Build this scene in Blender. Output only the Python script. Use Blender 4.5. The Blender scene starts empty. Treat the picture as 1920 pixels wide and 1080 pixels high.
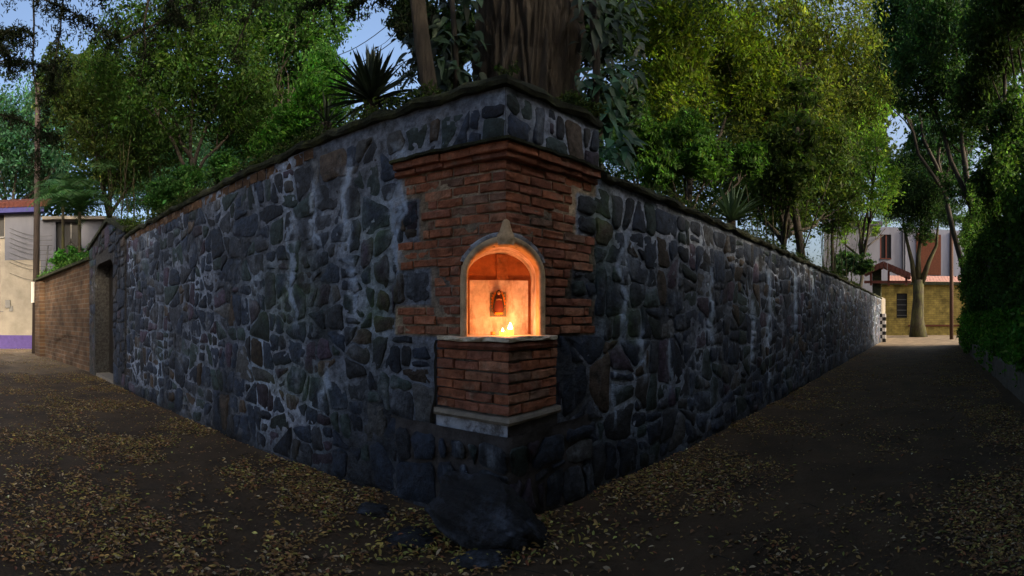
import bpy, bmesh, math, random
import numpy as np
from mathutils import Vector, noise
R = math.radians
random.seed(7); rng = np.random.default_rng(7)
sc = bpy.context.scene
COL = sc.collection

# ------------------------------------------------------------------ camera (a cylindrical panorama), sky, sun, exposure
EYE = 1.65
K = 0.0012                      # radians of bearing per photo pixel
cam = bpy.data.objects.new('camera', bpy.data.cameras.new('camera')); COL.objects.link(cam)
cam.location = (0, 0, EYE); cam.rotation_euler = (R(90), 0, 0)
cd = cam.data; cd.type = 'PANO'; cd.panorama_type = 'CENTRAL_CYLINDRICAL'
cd.central_cylindrical_radius = 1.0
cd.central_cylindrical_range_u_min = -960*K; cd.central_cylindrical_range_u_max = 960*K
cd.central_cylindrical_range_v_min = -484*K; cd.central_cylindrical_range_v_max = 596*K
cd.clip_start = 0.05; cd.clip_end = 2000
sc.camera = cam

SUN_EL, SUN_AZ = 24.0, 138.0    # azimuth clockwise from +Y
w = bpy.data.worlds.new('World'); sc.world = w; w.use_nodes = True
nt = w.node_tree; bg = nt.nodes['Background']
sky = nt.nodes.new('ShaderNodeTexSky'); sky.sky_type = 'NISHITA'; sky.sun_disc = False
sky.sun_elevation = R(SUN_EL); sky.sun_rotation = R(SUN_AZ)
sky.air_density = 1.0; sky.dust_density = 8.5; sky.ozone_density = 2.2
nt.links.new(sky.outputs[0], bg.inputs[0]); bg.inputs[1].default_value = 0.15
sl = bpy.data.lights.new('sun', 'SUN'); sun = bpy.data.objects.new('sun', sl); COL.objects.link(sun)
sl.energy = 2.0; sl.angle = R(2.0); sl.color = (1.0, 0.80, 0.55)
sd = Vector((math.sin(R(SUN_AZ))*math.cos(R(SUN_EL)), math.cos(R(SUN_AZ))*math.cos(R(SUN_EL)), math.sin(R(SUN_EL))))
sun.rotation_euler = sd.to_track_quat('Z', 'Y').to_euler()
sc.view_settings.view_transform = 'Standard'; sc.view_settings.look = 'None'
sc.view_settings.exposure = 1.3; sc.view_settings.gamma = 1.0; sc.view_settings.use_curve_mapping = False
sc.render.engine = 'CYCLES'
sc.cycles.use_denoising = True
sc.cycles.max_bounces = 6

# ------------------------------------------------------------------ helpers
def pt(px, d, z=0.0):
    t = (px-960)*K
    return Vector((d*math.sin(t), d*math.cos(t), z))
def zat(py, d): return EYE + (596-py)*K*d
def gd(py): return EYE/((py-596)*K)       # distance of a ground point

def meta(o, label=None, cat=None, group=None, kind=None):
    if label: o['label'] = label
    if cat: o['category'] = cat
    if group: o['group'] = group
    if kind: o['kind'] = kind
    return o
def empty(name, loc, label, cat, group=None, rz=0):
    o = bpy.data.objects.new(name, None); COL.objects.link(o)
    o.location = loc; o.rotation_euler = (0, 0, rz); o.empty_display_size = .2
    return meta(o, label, cat, group, 'thing')
def world(o):
    return world(o.parent) @ o.matrix_parent_inverse @ o.matrix_basis if o.parent else o.matrix_basis.copy()
def link(name, me, mat=None, parent=None, smooth=False):
    if mat: me.materials.append(mat)
    o = bpy.data.objects.new(name, me); COL.objects.link(o)
    if parent:
        o.parent = parent
        o.matrix_parent_inverse = world(parent).inverted()
    if smooth: me.polygons.foreach_set('use_smooth', [True]*len(me.polygons))
    return o
class MB:
    """collects geometry in world coordinates"""
    def __init__(s): s.v = []; s.f = []; s.c = []; s.cur = (1, 1, 1)
    def poly(s, pts, faces):
        b = len(s.v); s.v += [tuple(p) for p in pts]; s.c += [s.cur]*len(pts)
        s.f += [tuple(b+i for i in f) for f in faces]
    def box(s, o, ax, ay, az):
        """o corner, three edge vectors"""
        o, ax, ay, az = map(Vector, (o, ax, ay, az))
        p = [o, o+ax, o+ax+ay, o+ay, o+az, o+ax+az, o+ax+ay+az, o+ay+az]
        s.poly(p, [(0,3,2,1), (4,5,6,7), (0,1,5,4), (1,2,6,5), (2,3,7,6), (3,0,4,7)])
    def cbox(s, c, sx, sy, sz, rz=0):
        cx, sn = math.cos(rz), math.sin(rz); X = Vector((cx, sn, 0)); Y = Vector((-sn, cx, 0))
        c = Vector(c); s.box(c - X*sx/2 - Y*sy/2 - Vector((0,0,sz/2)), X*sx, Y*sy, Vector((0,0,sz)))
    def tube(s, path, rad, n=8, cap=True):
        path = [Vector(p) for p in path]; b0 = []
        if not hasattr(rad, '__len__'): rad = [rad]*len(path)
        prev = None
        for i, p in enumerate(path):
            t = (path[min(i+1, len(path)-1)]-path[max(i-1, 0)]).normalized()
            a = (prev - t*prev.dot(t)).normalized() if prev else t.orthogonal().normalized()
            prev = a; b = t.cross(a)
            ring = [p + (a*math.cos(2*math.pi*k/n)+b*math.sin(2*math.pi*k/n))*rad[i] for k in range(n)]
            b0.append(len(s.v)); s.v += [tuple(q) for q in ring]; s.c += [s.cur]*n
        for i in range(len(path)-1):
            for k in range(n):
                s.f.append((b0[i]+k, b0[i]+(k+1)%n, b0[i+1]+(k+1)%n, b0[i+1]+k))
        if cap:
            s.f.append(tuple(b0[0]+k for k in reversed(range(n)))); s.f.append(tuple(b0[-1]+k for k in range(n)))
    def build(s, name, mat, parent=None, smooth=False):
        me = bpy.data.meshes.new(name); me.from_pydata(s.v, [], s.f)
        a = me.attributes.new('Col', 'FLOAT_COLOR', 'POINT')
        a.data.foreach_set('color', np.array([(c[0], c[1], c[2], 1) for c in s.c], dtype=np.float32).ravel())
        me.update()
        return link(name, me, mat, parent, smooth)
def grid_sheet(mb, fn, nu, nv, skip=None):
    b = len(mb.v)
    for j in range(nv+1):
        for i in range(nu+1):
            mb.v.append(tuple(fn(i/nu, j/nv))); mb.c.append(mb.cur)
    for j in range(nv):
        for i in range(nu):
            if skip and skip((i+.5)/nu, (j+.5)/nv): continue
            a = b+j*(nu+1)+i
            mb.f.append((a, a+1, a+nu+2, a+nu+1))
def n3(x, y, z): return noise.noise(Vector((x, y, z)))
def fbm(x, y, z): return noise.fractal(Vector((x, y, z)), 1.0, 2.0, 4)

# ------------------------------------------------------------------ materials
def mat(name, col=(.5,.5,.5), rough=.8, attr=False, var=.35, scale=6, bump=.3, bscale=30, second=None, metal=0, streak=False, spec=.3, bdist=.02):
    m = bpy.data.materials.new(name); m.use_nodes = True; N = m.node_tree.nodes; L = m.node_tree.links
    p = N['Principled BSDF']; p.inputs['Roughness'].default_value = rough; p.inputs['Metallic'].default_value = metal
    p.inputs['Specular IOR Level'].default_value = spec
    tc = N.new('ShaderNodeTexCoord'); geo = N.new('ShaderNodeNewGeometry')
    mp = N.new('ShaderNodeMapping'); L.new(geo.outputs['Position'], mp.inputs[0])
    if streak: mp.inputs['Scale'].default_value = (1, 1, .18)
    nz = N.new('ShaderNodeTexNoise'); nz.inputs['Scale'].default_value = scale; nz.inputs['Detail'].default_value = 8; nz.inputs['Roughness'].default_value = .65
    L.new(mp.outputs[0], nz.inputs['Vector'])
    mr = N.new('ShaderNodeMapRange'); mr.inputs[1].default_value = .3; mr.inputs[2].default_value = .7
    mr.inputs[3].default_value = 1-var; mr.inputs[4].default_value = 1+var
    L.new(nz.outputs[0], mr.inputs[0])
    if attr:
        a = N.new('ShaderNodeAttribute'); a.attribute_name = 'Col'; base = a.outputs['Color']
    else:
        rgb = N.new('ShaderNodeRGB'); rgb.outputs[0].default_value = (*col, 1); base = rgb.outputs[0]
    if second:
        n2 = N.new('ShaderNodeTexNoise'); n2.inputs['Scale'].default_value = second[1]; n2.inputs['Detail'].default_value = 9; n2.inputs['Roughness'].default_value = .7
        mp2 = N.new('ShaderNodeMapping'); L.new(geo.outputs['Position'], mp2.inputs[0]); L.new(mp2.outputs[0], n2.inputs['Vector'])
        if len(second) > 4: mp2.inputs['Scale'].default_value = (1, 1, second[4])
        r2 = N.new('ShaderNodeMapRange'); r2.inputs[1].default_value = second[2]; r2.inputs[2].default_value = second[3]
        L.new(n2.outputs[0], r2.inputs[0])
        mx = N.new('ShaderNodeMix'); mx.data_type = 'RGBA'; L.new(r2.outputs[0], mx.inputs[0]); L.new(base, mx.inputs[6]); mx.inputs[7].default_value = (*second[0], 1)
        base = mx.outputs[2]
    vm = N.new('ShaderNodeVectorMath'); vm.operation = 'SCALE'; L.new(base, vm.inputs[0]); L.new(mr.outputs[0], vm.inputs['Scale'])
    L.new(vm.outputs[0], p.inputs['Base Color'])
    if bump:
        nb = N.new('ShaderNodeTexNoise'); nb.inputs['Scale'].default_value = bscale; nb.inputs['Detail'].default_value = 10; nb.inputs['Roughness'].default_value = .7
        L.new(mp.outputs[0], nb.inputs['Vector'])
        bp = N.new('ShaderNodeBump'); bp.inputs['Strength'].default_value = bump; bp.inputs['Distance'].default_value = bdist
        L.new(nb.outputs[0], bp.inputs['Height']); L.new(bp.outputs[0], p.inputs['Normal'])
    return m
def leafmat(name, trans=.35, rough=.5, spec=.3):
    m = bpy.data.materials.new(name); m.use_nodes = True; N = m.node_tree.nodes; L = m.node_tree.links
    p = N['Principled BSDF']; p.inputs['Roughness'].default_value = rough; p.inputs['Specular IOR Level'].default_value = spec
    a = N.new('ShaderNodeAttribute'); a.attribute_name = 'Col'
    L.new(a.outputs['Color'], p.inputs['Base Color'])
    t = N.new('ShaderNodeBsdfTranslucent')
    g = N.new('ShaderNodeVectorMath'); g.operation = 'MULTIPLY'; g.inputs[1].default_value = (1.25, 1.35, .6)
    L.new(a.outputs['Color'], g.inputs[0]); L.new(g.outputs[0], t.inputs[0])
    mx = N.new('ShaderNodeMixShader'); mx.inputs[0].default_value = trans
    L.new(p.outputs[0], mx.inputs[1]); L.new(t.outputs[0], mx.inputs[2]); L.new(mx.outputs[0], N['Material Output'].inputs[0])
    return m
def emit(name, col, s):
    m = bpy.data.materials.new(name); m.use_nodes = True; p = m.node_tree.nodes['Principled BSDF']
    p.inputs['Emission Color'].default_value = (*col, 1); p.inputs['Emission Strength'].default_value = s; p.inputs['Base Color'].default_value = (*col, 1)
    return m
M = {}
M['stone'] = mat('basalt', attr=True, rough=.62, var=.75, scale=15, bump=1.0, bscale=24, second=((.21,.25,.31), 3.6, .55, .80, .35), spec=.35, bdist=.035)
M['mortar'] = mat('lime_mortar', attr=True, rough=.95, var=.65, scale=16, bump=1, bscale=34, second=((.06,.065,.07), 2.6, .50, .70, .6), bdist=.04)
M['brick'] = mat('fired_brick', attr=True, rough=.9, var=.55, scale=11, bump=1, bscale=28, second=((.30,.24,.18), 7, .54, .76), bdist=.03)
M['carved'] = mat('carved_sandstone', (.60,.43,.26), .9, var=.28, scale=12, bump=.5, bscale=60, second=((.25,.17,.10), 7, .5, .75))
M['sill'] = mat('sill_stone', (.70,.63,.50), .9, var=.3, scale=16, bump=.8, bscale=35, second=((.22,.18,.13), 9, .56, .75))
M['greystone'] = mat('grey_moulded_stone', (.20,.18,.15), .9, var=.3, scale=12, bump=.6, bscale=45)
M['whiteplaster'] = mat('flaking_whitewash', (.38,.42,.50), .9, var=.35, scale=9, bump=.6, bscale=40, second=((.11,.11,.12), 6, .5, .62))
M['darkplaster'] = mat('grey_render', (.055,.052,.055), .95, var=.4, scale=9, bump=.9, bscale=24)
M['nicheplaster'] = mat('niche_plaster', (.74,.66,.68), .9, var=.4, scale=7, bump=.5, bscale=30, second=((.35,.15,.08), 7, .47, .70, .35))
M['nichered'] = mat('red_niche_render', (.42,.15,.06), .9, var=.4, scale=8, bump=.6, bscale=30)
M['moss'] = mat('mossy_coping', (.030,.034,.020), .95, var=.6, scale=9, bump=1, bscale=25, second=((.075,.085,.03), 4, .5, .7), bdist=.04)
M['bark'] = mat('rough_bark', (.066,.054,.040), .95, var=.6, scale=9, bump=1, bscale=13, streak=True, bdist=.09)
M['barkdark'] = mat('dark_bark', (.035,.03,.024), .95, var=.4, scale=14, bump=.8, bscale=20, streak=True)
M['barkgreen'] = mat('lichened_bark', (.055,.055,.02), .95, var=.6, scale=5, bump=1, bscale=9, streak=True, second=((.035,.028,.02), 1.5, .42, .6), bdist=.08)
M['boulder'] = mat('boulder_rock', (.022,.024,.030), .7, var=.5, scale=7, bump=1, bscale=16, second=((.09,.115,.17), 3.2, .52, .70), bdist=.06, spec=.35)  # bluish second colour paints in the light on the boulder's top
M['leaf'] = leafmat('leaf', .5, .7, .15)
M['leafglossy'] = leafmat('glossy_leaf', .15, .5, .25)
M['litter'] = leafmat('dry_leaf', .15, .6, .25)
M['flame'] = emit('candle_flame', (1, .62, .18), 45)
M['wax'] = mat('candle_wax', (.85,.55,.25), .4, var=.1, bump=0)
M['gold'] = mat('gilt', (.80,.27,.015), .4, var=.2, bump=.2)
M['robe'] = mat('robe_paint', (.14,.03,.02), .6, var=.2, bump=.1)
M['cloak'] = mat('cloak_paint', (.05,.04,.03), .6, var=.2, bump=.1)
M['skin'] = mat('figurine_face', (.40,.22,.12), .6, var=.1, bump=0)
M['cream'] = mat('cream_wall_paint', (.22,.20,.165), .9, var=.25, scale=1.2, bump=.3, bscale=12, second=((.20,.18,.15), .8, .45, .7))
M['greypaint'] = mat('grey_wall_paint', (.105,.11,.135), .9, var=.15, scale=2, bump=.15, bscale=12, streak=True)
M['purple'] = mat('purple_paint', (.06,.04,.16), .8, var=.2, bump=.1)
M['bluefascia'] = mat('blue_fascia_paint', (.025,.025,.13), .7, var=.2, bump=.1)
M['rooftile'] = mat('clay_roof', (.09,.03,.025), .9, var=.4, scale=12, bump=.5)
M['darkvoid'] = mat('dark_window_void', (.012,.012,.013), .6, var=.2, bump=.1)  # near-black panel painted as the dark void inside window openings
M['redframe'] = mat('red_brown_timber', (.12,.035,.025), .7, var=.3, scale=10, bump=.3, streak=True)
M['terracotta'] = mat('terracotta_paint', (.11,.035,.018), .9, var=.25, bump=.2)
M['pink'] = mat('pink_tile', (.42,.23,.19), .8, var=.2, bump=.3)
M['whitewall'] = mat('white_wall_paint', (.23,.24,.30), .9, var=.22, scale=.8, bump=.2, streak=True)
M['metal'] = mat('grey_metal', (.12,.12,.12), .5, var=.2, bump=.1, metal=.5)
M['wire'] = mat('cable', (.02,.02,.02), .6, var=.1, bump=0)
M['pole'] = mat('dark_pole', (.035,.026,.022), .85, var=.3, scale=8, bump=.4, streak=True)
M['polered'] = mat('rusty_pole', (.06,.03,.02), .85, var=.3, scale=6, bump=.4, streak=True)
M['white'] = mat('white_paint', (.7,.65,.6), .7, var=.1, bump=.1)
M['black'] = mat('black_paint', (.015,.015,.015), .6, var=.1, bump=.1)
M['wood'] = mat('door_wood', (.018,.015,.012), .8, var=.4, scale=12, bump=.5, streak=True)
M['glass'] = emit('lit_votive_glass', (1,.28,.03), 2.2)
M['glassdark'] = mat('votive_glass', (.55,.22,.06), .2, var=.1, bump=0)
def brickmat(name, c1, c2, mo, sc_, axis, second=None):
    m = mat(name, c1, .95, var=.35, scale=3, bump=.4, bscale=30); N = m.node_tree.nodes; L = m.node_tree.links
    p = N['Principled BSDF']; geo = N.new('ShaderNodeNewGeometry')
    dt = N.new('ShaderNodeVectorMath'); dt.operation = 'DOT_PRODUCT'; dt.inputs[1].default_value = axis
    L.new(geo.outputs['Position'], dt.inputs[0]); sp = N.new('ShaderNodeSeparateXYZ'); L.new(geo.outputs['Position'], sp.inputs[0])
    cb = N.new('ShaderNodeCombineXYZ'); L.new(dt.outputs['Value'], cb.inputs[0]); L.new(sp.outputs[2], cb.inputs[1])
    bt = N.new('ShaderNodeTexBrick'); bt.inputs['Color1'].default_value = (*c1, 1); bt.inputs['Color2'].default_value = (*c2, 1); bt.inputs['Mortar'].default_value = (*mo, 1)
    bt.inputs['Scale'].default_value = 1; bt.inputs['Brick Width'].default_value = .27*sc_; bt.inputs['Row Height'].default_value = .10*sc_; bt.inputs['Mortar Size'].default_value = .012*sc_
    L.new(cb.outputs[0], bt.inputs['Vector'])
    nz = N.new('ShaderNodeTexNoise'); nz.inputs['Scale'].default_value = 1.6; nz.inputs['Detail'].default_value = 9
    mr = N.new('ShaderNodeMapRange'); mr.inputs[1].default_value = .35; mr.inputs[2].default_value = .68; mr.inputs[3].default_value = .55; mr.inputs[4].default_value = 1.3
    L.new(nz.outputs[0], mr.inputs[0]); L.new(geo.outputs['Position'], nz.inputs['Vector'])
    vm = N.new('ShaderNodeVectorMath'); vm.operation = 'SCALE'; L.new(bt.outputs[0], vm.inputs[0]); L.new(mr.outputs[0], vm.inputs['Scale'])
    L.new(vm.outputs[0], p.inputs['Base Color'])
    b2 = N.new('ShaderNodeBump'); b2.inputs['Strength'].default_value = .8; b2.inputs['Distance'].default_value = .02; b2.invert = True
    L.new(bt.outputs['Fac'], b2.inputs['Height']); L.new(b2.outputs[0], p.inputs['Normal'])
    return m

# ------------------------------------------------------------------ the corner: two walls meeting
C = pt(948, 3.6); TL, TR = R(-68.6), R(52.9)
dL = Vector((math.sin(TL), math.cos(TL), 0)); nL = Vector((dL.x*0 - dL.y, dL.x, 0)); nL = Vector((-dL.y, dL.x, 0))
dR = Vector((math.sin(TR), math.cos(TR), 0)); nR = Vector((dR.y, -dR.x, 0))
COT = 1/math.tan((TR-TL)/2)
class Face:
    def __init__(s, o, d, n): s.o, s.d, s.n = Vector(o), Vector(d).normalized(), Vector(n).normalized()
    def p(s, a, z, o=0): return s.o + s.d*a + s.n*o + Vector((0, 0, z))
    def s_of(s, px):
        """distance along the face at a bearing"""
        t = (px-960)*K; rx, ry = math.sin(t), math.cos(t)
        det = rx*(-s.d.y) + s.d.x*ry
        k = (s.o.x*(-s.d.y) + s.d.x*s.o.y)/det
        return (Vector((rx*k, ry*k, 0))-s.o).dot(s.d), k
FL, FR = Face(C, dL, nL), Face(C, dR, nR); FL.side, FR.side = 1, 2
def foot_bulge(s_, z_): return .09*max(0, .6-z_)*(1+n3(s_*2, z_*4, 9)) if s_ > .02 else .05*max(0, .6-z_)
FL.off = FR.off = foot_bulge
bis = Vector((math.sin((TL+TR)/2), math.cos((TL+TR)/2), 0)); U = Vector((bis.y, -bis.x, 0))
def NP(u, z, dep): return C + U*u + bis*dep + Vector((0, 0, z))

S_L_END = FL.s_of(238)[0]; S_R_END = FR.s_of(1652)[0]
TOP_L, TOP_R = 3.60, 3.05
S_STEP = FR.s_of(1122)[0]
CORN0, CORN1 = 2.93, 3.06

# brick region edges: (z0, z1, s_edge)
def bedge(F, rows):
    out = []
    for y0, y1, px in rows:
        s, d = F.s_of(px); out.append((zat(y1, d), zat(y0, d), s))
    return out
BL = bedge(FL, [(300,368,752),(368,455,792),(455,500,750),(500,572,812),(572,632,745)])
BR = bedge(FR, [(300,358,1110),(358,440,1075),(440,500,1111),(500,558,1066),(558,632,1111)])
def edge_at(B, z):
    for z0, z1, s in B:
        if z0 <= z <= z1: return s
    return B[0][2] if z > B[0][1] else B[-1][2]
PANEL0 = 1.50
PEDL, PEDR = -.56, .48

def clip(poly, nx, ny, c):
    """keep points with nx*x+ny*y<=c"""
    out = []
    for i in range(len(poly)):
        a, b = poly[i], poly[(i+1) % len(poly)]
        da, db = nx*a[0]+ny*a[1]-c, nx*b[0]+ny*b[1]-c
        if da <= 0: out.append(a)
        if da*db < 0:
            t = da/(da-db); out.append((a[0]+(b[0]-a[0])*t, a[1]+(b[1]-a[1])*t))
    return out
def voronoi(x0, x1, y0, y1, dens, rmin, rmax, seed, extra=None, wob=1.0, gap=None):
    rg = random.Random(seed); pts = []
    tries = int((x1-x0)*(y1-y0)*dens*60)
    for _ in range(tries):
        p = (rg.uniform(x0, x1), rg.uniform(y0, y1)); r = rg.uniform(rmin, rmax)
        if rg.random() < .25: r *= .6
        if all((p[0]-q[0])**2 + ((p[1]-q[1])*wob)**2 > ((r+q[2])/2)**2 for q in pts): pts.append((p[0], p[1], r))
    cells = []; A = np.array(pts)
    for i, (x, y, r) in enumerate(pts):
        d2 = (A[:,0]-x)**2+((A[:,1]-y)*wob)**2; idx = np.argsort(d2)[1:22]
        g = rg.uniform(.006, .024) if gap is None else gap
        poly = [(max(x0, x-1), max(y0, y-1)), (min(x1, x+1), max(y0, y-1)), (min(x1, x+1), min(y1, y+1)), (max(x0, x-1), min(y1, y+1))]
        for j in idx:
            qx, qy, qr = pts[j]; dx, dy = qx-x, (qy-y); ln = math.hypot(dx, dy)
            w_ = .5 + .5*(r*r-qr*qr)/(ln*ln)*.5          # weighted cells: bigger stones keep more room
            w_ = min(max(w_, .3), .7)
            c = (dx*(x+dx*w_) + dy*(y+dy*w_))/ln - g
            poly = clip(poly, dx/ln, dy/ln, c)
            if len(poly) < 3: break
        if len(poly) >= 3: cells.append((x, y, poly))
    return cells
def inset(poly, g):
    out = list(poly); n = len(poly)
    cx = sum(a[0] for a in poly)/n; cy = sum(a[1] for a in poly)/n
    for i in range(n):
        a, b = poly[i], poly[(i+1) % n]; ex, ey = b[0]-a[0], b[1]-a[1]; l = math.hypot(ex, ey)
        if l < 1e-6: continue
        nx, ny = ey/l, -ex/l
        if nx*(a[0]-cx)+ny*(a[1]-cy) < 0: nx, ny = -nx, -ny
        out = clip(out, nx, ny, nx*a[0]+ny*a[1]-g)
        if len(out) < 3: return []
    return out
def masonry(x0, x1, y0, y1, size, seed, big=1.0):
    """squared rubble: big irregular cells cut again and again by nearly level and nearly upright joints"""
    rg = random.Random(seed); out = []
    def split(poly, depth):
        xs_ = [q[0] for q in poly]; ys_ = [q[1] for q in poly]; w_, h_ = max(xs_)-min(xs_), max(ys_)-min(ys_)
        if area(poly) < size*rg.choice((.45, .8, 1.2, 1.2, 1.9, 2.6)) and max(w_, h_) < 2.1*min(w_, h_)+.05 or depth > 9:
            out.append(poly); return
        t = R(rg.uniform(-13, 13)); 
        if w_*rg.uniform(.85, 1.2) > h_: nx, ny = math.cos(t), math.sin(t)
        else: nx, ny = math.sin(t), math.cos(t)
        px = min(xs_)+w_*rg.uniform(.32, .68); py = min(ys_)+h_*rg.uniform(.32, .68); c = nx*px+ny*py
        for sg in (1, -1):
            q = clip(poly, nx*sg, ny*sg, c*sg)
            if len(q) >= 3 and area(q) > .001: split(q, depth+1)
    for x, y, poly in voronoi(x0, x1, y0, y1, 3, .55, .95, seed, gap=0): split(poly, 0)
    res = []
    for poly in out:
        q = inset(poly, rg.choice((.006, .010, .014, .020, .027)))
        if len(q) >= 3 and area(q) > .0025: res.append((sum(a[0] for a in q)/len(q), sum(a[1] for a in q)/len(q), q))
    return res
def area(p): return abs(sum(p[i][0]*p[(i+1)%len(p)][1]-p[(i+1)%len(p)][0]*p[i][1] for i in range(len(p))))/2
def rounded(poly, rg):
    out = []
    n = len(poly)
    for i in range(n):
        a, b = poly[i], poly[(i+1) % n]
        l = math.hypot(a[0]-b[0], a[1]-b[1])
        if l < .03: out.append(((a[0]+b[0])/2, (a[1]+b[1])/2)); continue
        k = min(.20, .018/l+.05)
        for t in ((k, 1-k) if l < .09 else (k, .5+rg.uniform(-.12, .12), 1-k) if l < .2 else (k, .36, .66, 1-k)):
            j = min(.013, l*.085)
            out.append((a[0]+(b[0]-a[0])*t + rg.uniform(-j, j), a[1]+(b[1]-a[1])*t + rg.uniform(-j, j)))
    return out
def stone_tint(rg, warm=0.0):
    k = rg.random(); v = rg.uniform(.5, 1.45)
    if k < .48: c = (.020, .031, .056)
    elif k < .66: c = (.030, .037, .052)
    elif k < .78: c = (.026, .044, .048)
    elif k < .87: c = (.046, .036, .060)
    elif k < .95: c = (.058, .045, .036)
    else: c = (.070, .076, .085)
    return tuple(x*v for x in c)
def add_stone(mb, F, poly, rg, thick=.020, bulge=0.0):
    p = rounded(poly, rg)
    if len(p) < 3: return
    cx = sum(a[0] for a in p)/len(p); cy = sum(a[1] for a in p)/len(p)
    t = thick*rg.uniform(.5, 1.4); tx, ty = rg.uniform(-.05, .05), rg.uniform(-.05, .05)
    mb.cur = stone_tint(rg); b = len(mb.v); n = len(p)
    base = F.off(cx, cy) if hasattr(F, 'off') else 0
    for k, (scl, o) in enumerate(((1.04, -.03), (1.0, .45*t), (.92, .95*t))):
        for q in p:
            x, y = cx+(q[0]-cx)*scl, cy+(q[1]-cy)*scl
            if x > .05: x, y = x+.022*n3(x*2.6, y*2.6, 5)+.012*n3(x*9, y*9, 2), y+.03*n3(x*2.2, y*2.2, 8)+.012*n3(x*9, y*9, 7)
            oo = o + (0 if k == 0 else (x-cx)*tx+(y-cy)*ty + n3(x*9, y*9, 3.3)*.008*k)
            mb.v.append(tuple(F.p(x, y, oo+base)))
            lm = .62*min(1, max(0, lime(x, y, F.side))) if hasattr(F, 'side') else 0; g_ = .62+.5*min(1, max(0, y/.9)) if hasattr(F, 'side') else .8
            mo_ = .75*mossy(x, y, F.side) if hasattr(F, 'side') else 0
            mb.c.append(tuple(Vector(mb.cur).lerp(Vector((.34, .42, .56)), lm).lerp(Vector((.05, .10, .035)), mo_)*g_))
    mb.v.append(tuple(F.p(cx, cy, t+base+n3(cx*5, cy*5, 1)*.01))); mb.c.append(mb.cur)
    flip = (F.d.cross(Vector((0,0,1)))).dot(F.n) < 0
    ccw = sum(p[i][0]*p[(i+1)%n][1]-p[(i+1)%n][0]*p[i][1] for i in range(n)) > 0
    rev = (flip == ccw)
    for k in range(2):
        for i in range(n):
            f = (b+k*n+i, b+k*n+(i+1)%n, b+(k+1)*n+(i+1)%n, b+(k+1)*n+i)
            mb.f.append(f[::-1] if rev else f)
    for i in range(n):
        f = (b+2*n+i, b+2*n+(i+1)%n, b+3*n)
        mb.f.append(f[::-1] if rev else f)

def lay_stones(F, cells, parent, maxparts, side, dist):
    """cells nearest the viewer become parts, the others one joined part"""
    rg = random.Random(side); todo = []
    for x, y, poly in cells:
        todo.append((dist(x, y), poly))
    todo.sort(key=lambda t: -area(t[1])/(t[0]**2))
    rest = MB()
    for k, (d, poly) in enumerate(todo):
        if k < maxparts:
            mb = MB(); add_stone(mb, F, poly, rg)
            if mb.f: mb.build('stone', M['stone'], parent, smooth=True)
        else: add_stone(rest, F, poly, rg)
    if rest.f:
        o = rest.build('small_stones', M['stone'], parent, smooth=True); o['kind'] = 'stuff'

RUNS = {1: [(748,2.1,3.3,.045),(738,1.9,2.9,.03),(655,2.2,3.3,.055),(662,1.6,2.3,.05),(548,1.5,2.9,.035),(610,.6,1.2,.05),(590,2.3,3.2,.04)],
        2: [(1165,1.3,2.6,.06),(1200,.9,1.6,.05),(1150,.5,1.2,.04),(1255,.7,1.5,.05),(1330,1.2,2.4,.07),(1440,1.1,2.6,.10),(1490,1.3,2.8,.12),(1410,.8,2.0,.09)], 4: []}
RUNS = {k: [((FL if k == 1 else FR).s_of(p)[0], a, b, w_) for p, a, b, w_ in v] for k, v in RUNS.items()}
def lime(x, z, side):
    t = 0
    for s_, z0, z1, w_ in RUNS.get(side, []):
        if z0 < z < z1:
            c_ = s_ + n3(z*1.6, s_*3, 1)*.13; f = min(1, (z-z0)*3, (z1-z)*5)
            t = max(t, math.exp(-((x-c_)/(w_*(1+.6*n3(z*5, s_, 4))))**2)*f*(.75+.5*n3(x*7, z*7, 6)))
    p = n3(x*.8, z*1.1, side*2.7+.5)
    return max(t, max(0, p-.22)*1.3*(.5+n3(x*5, z*3, 2)))
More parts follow.
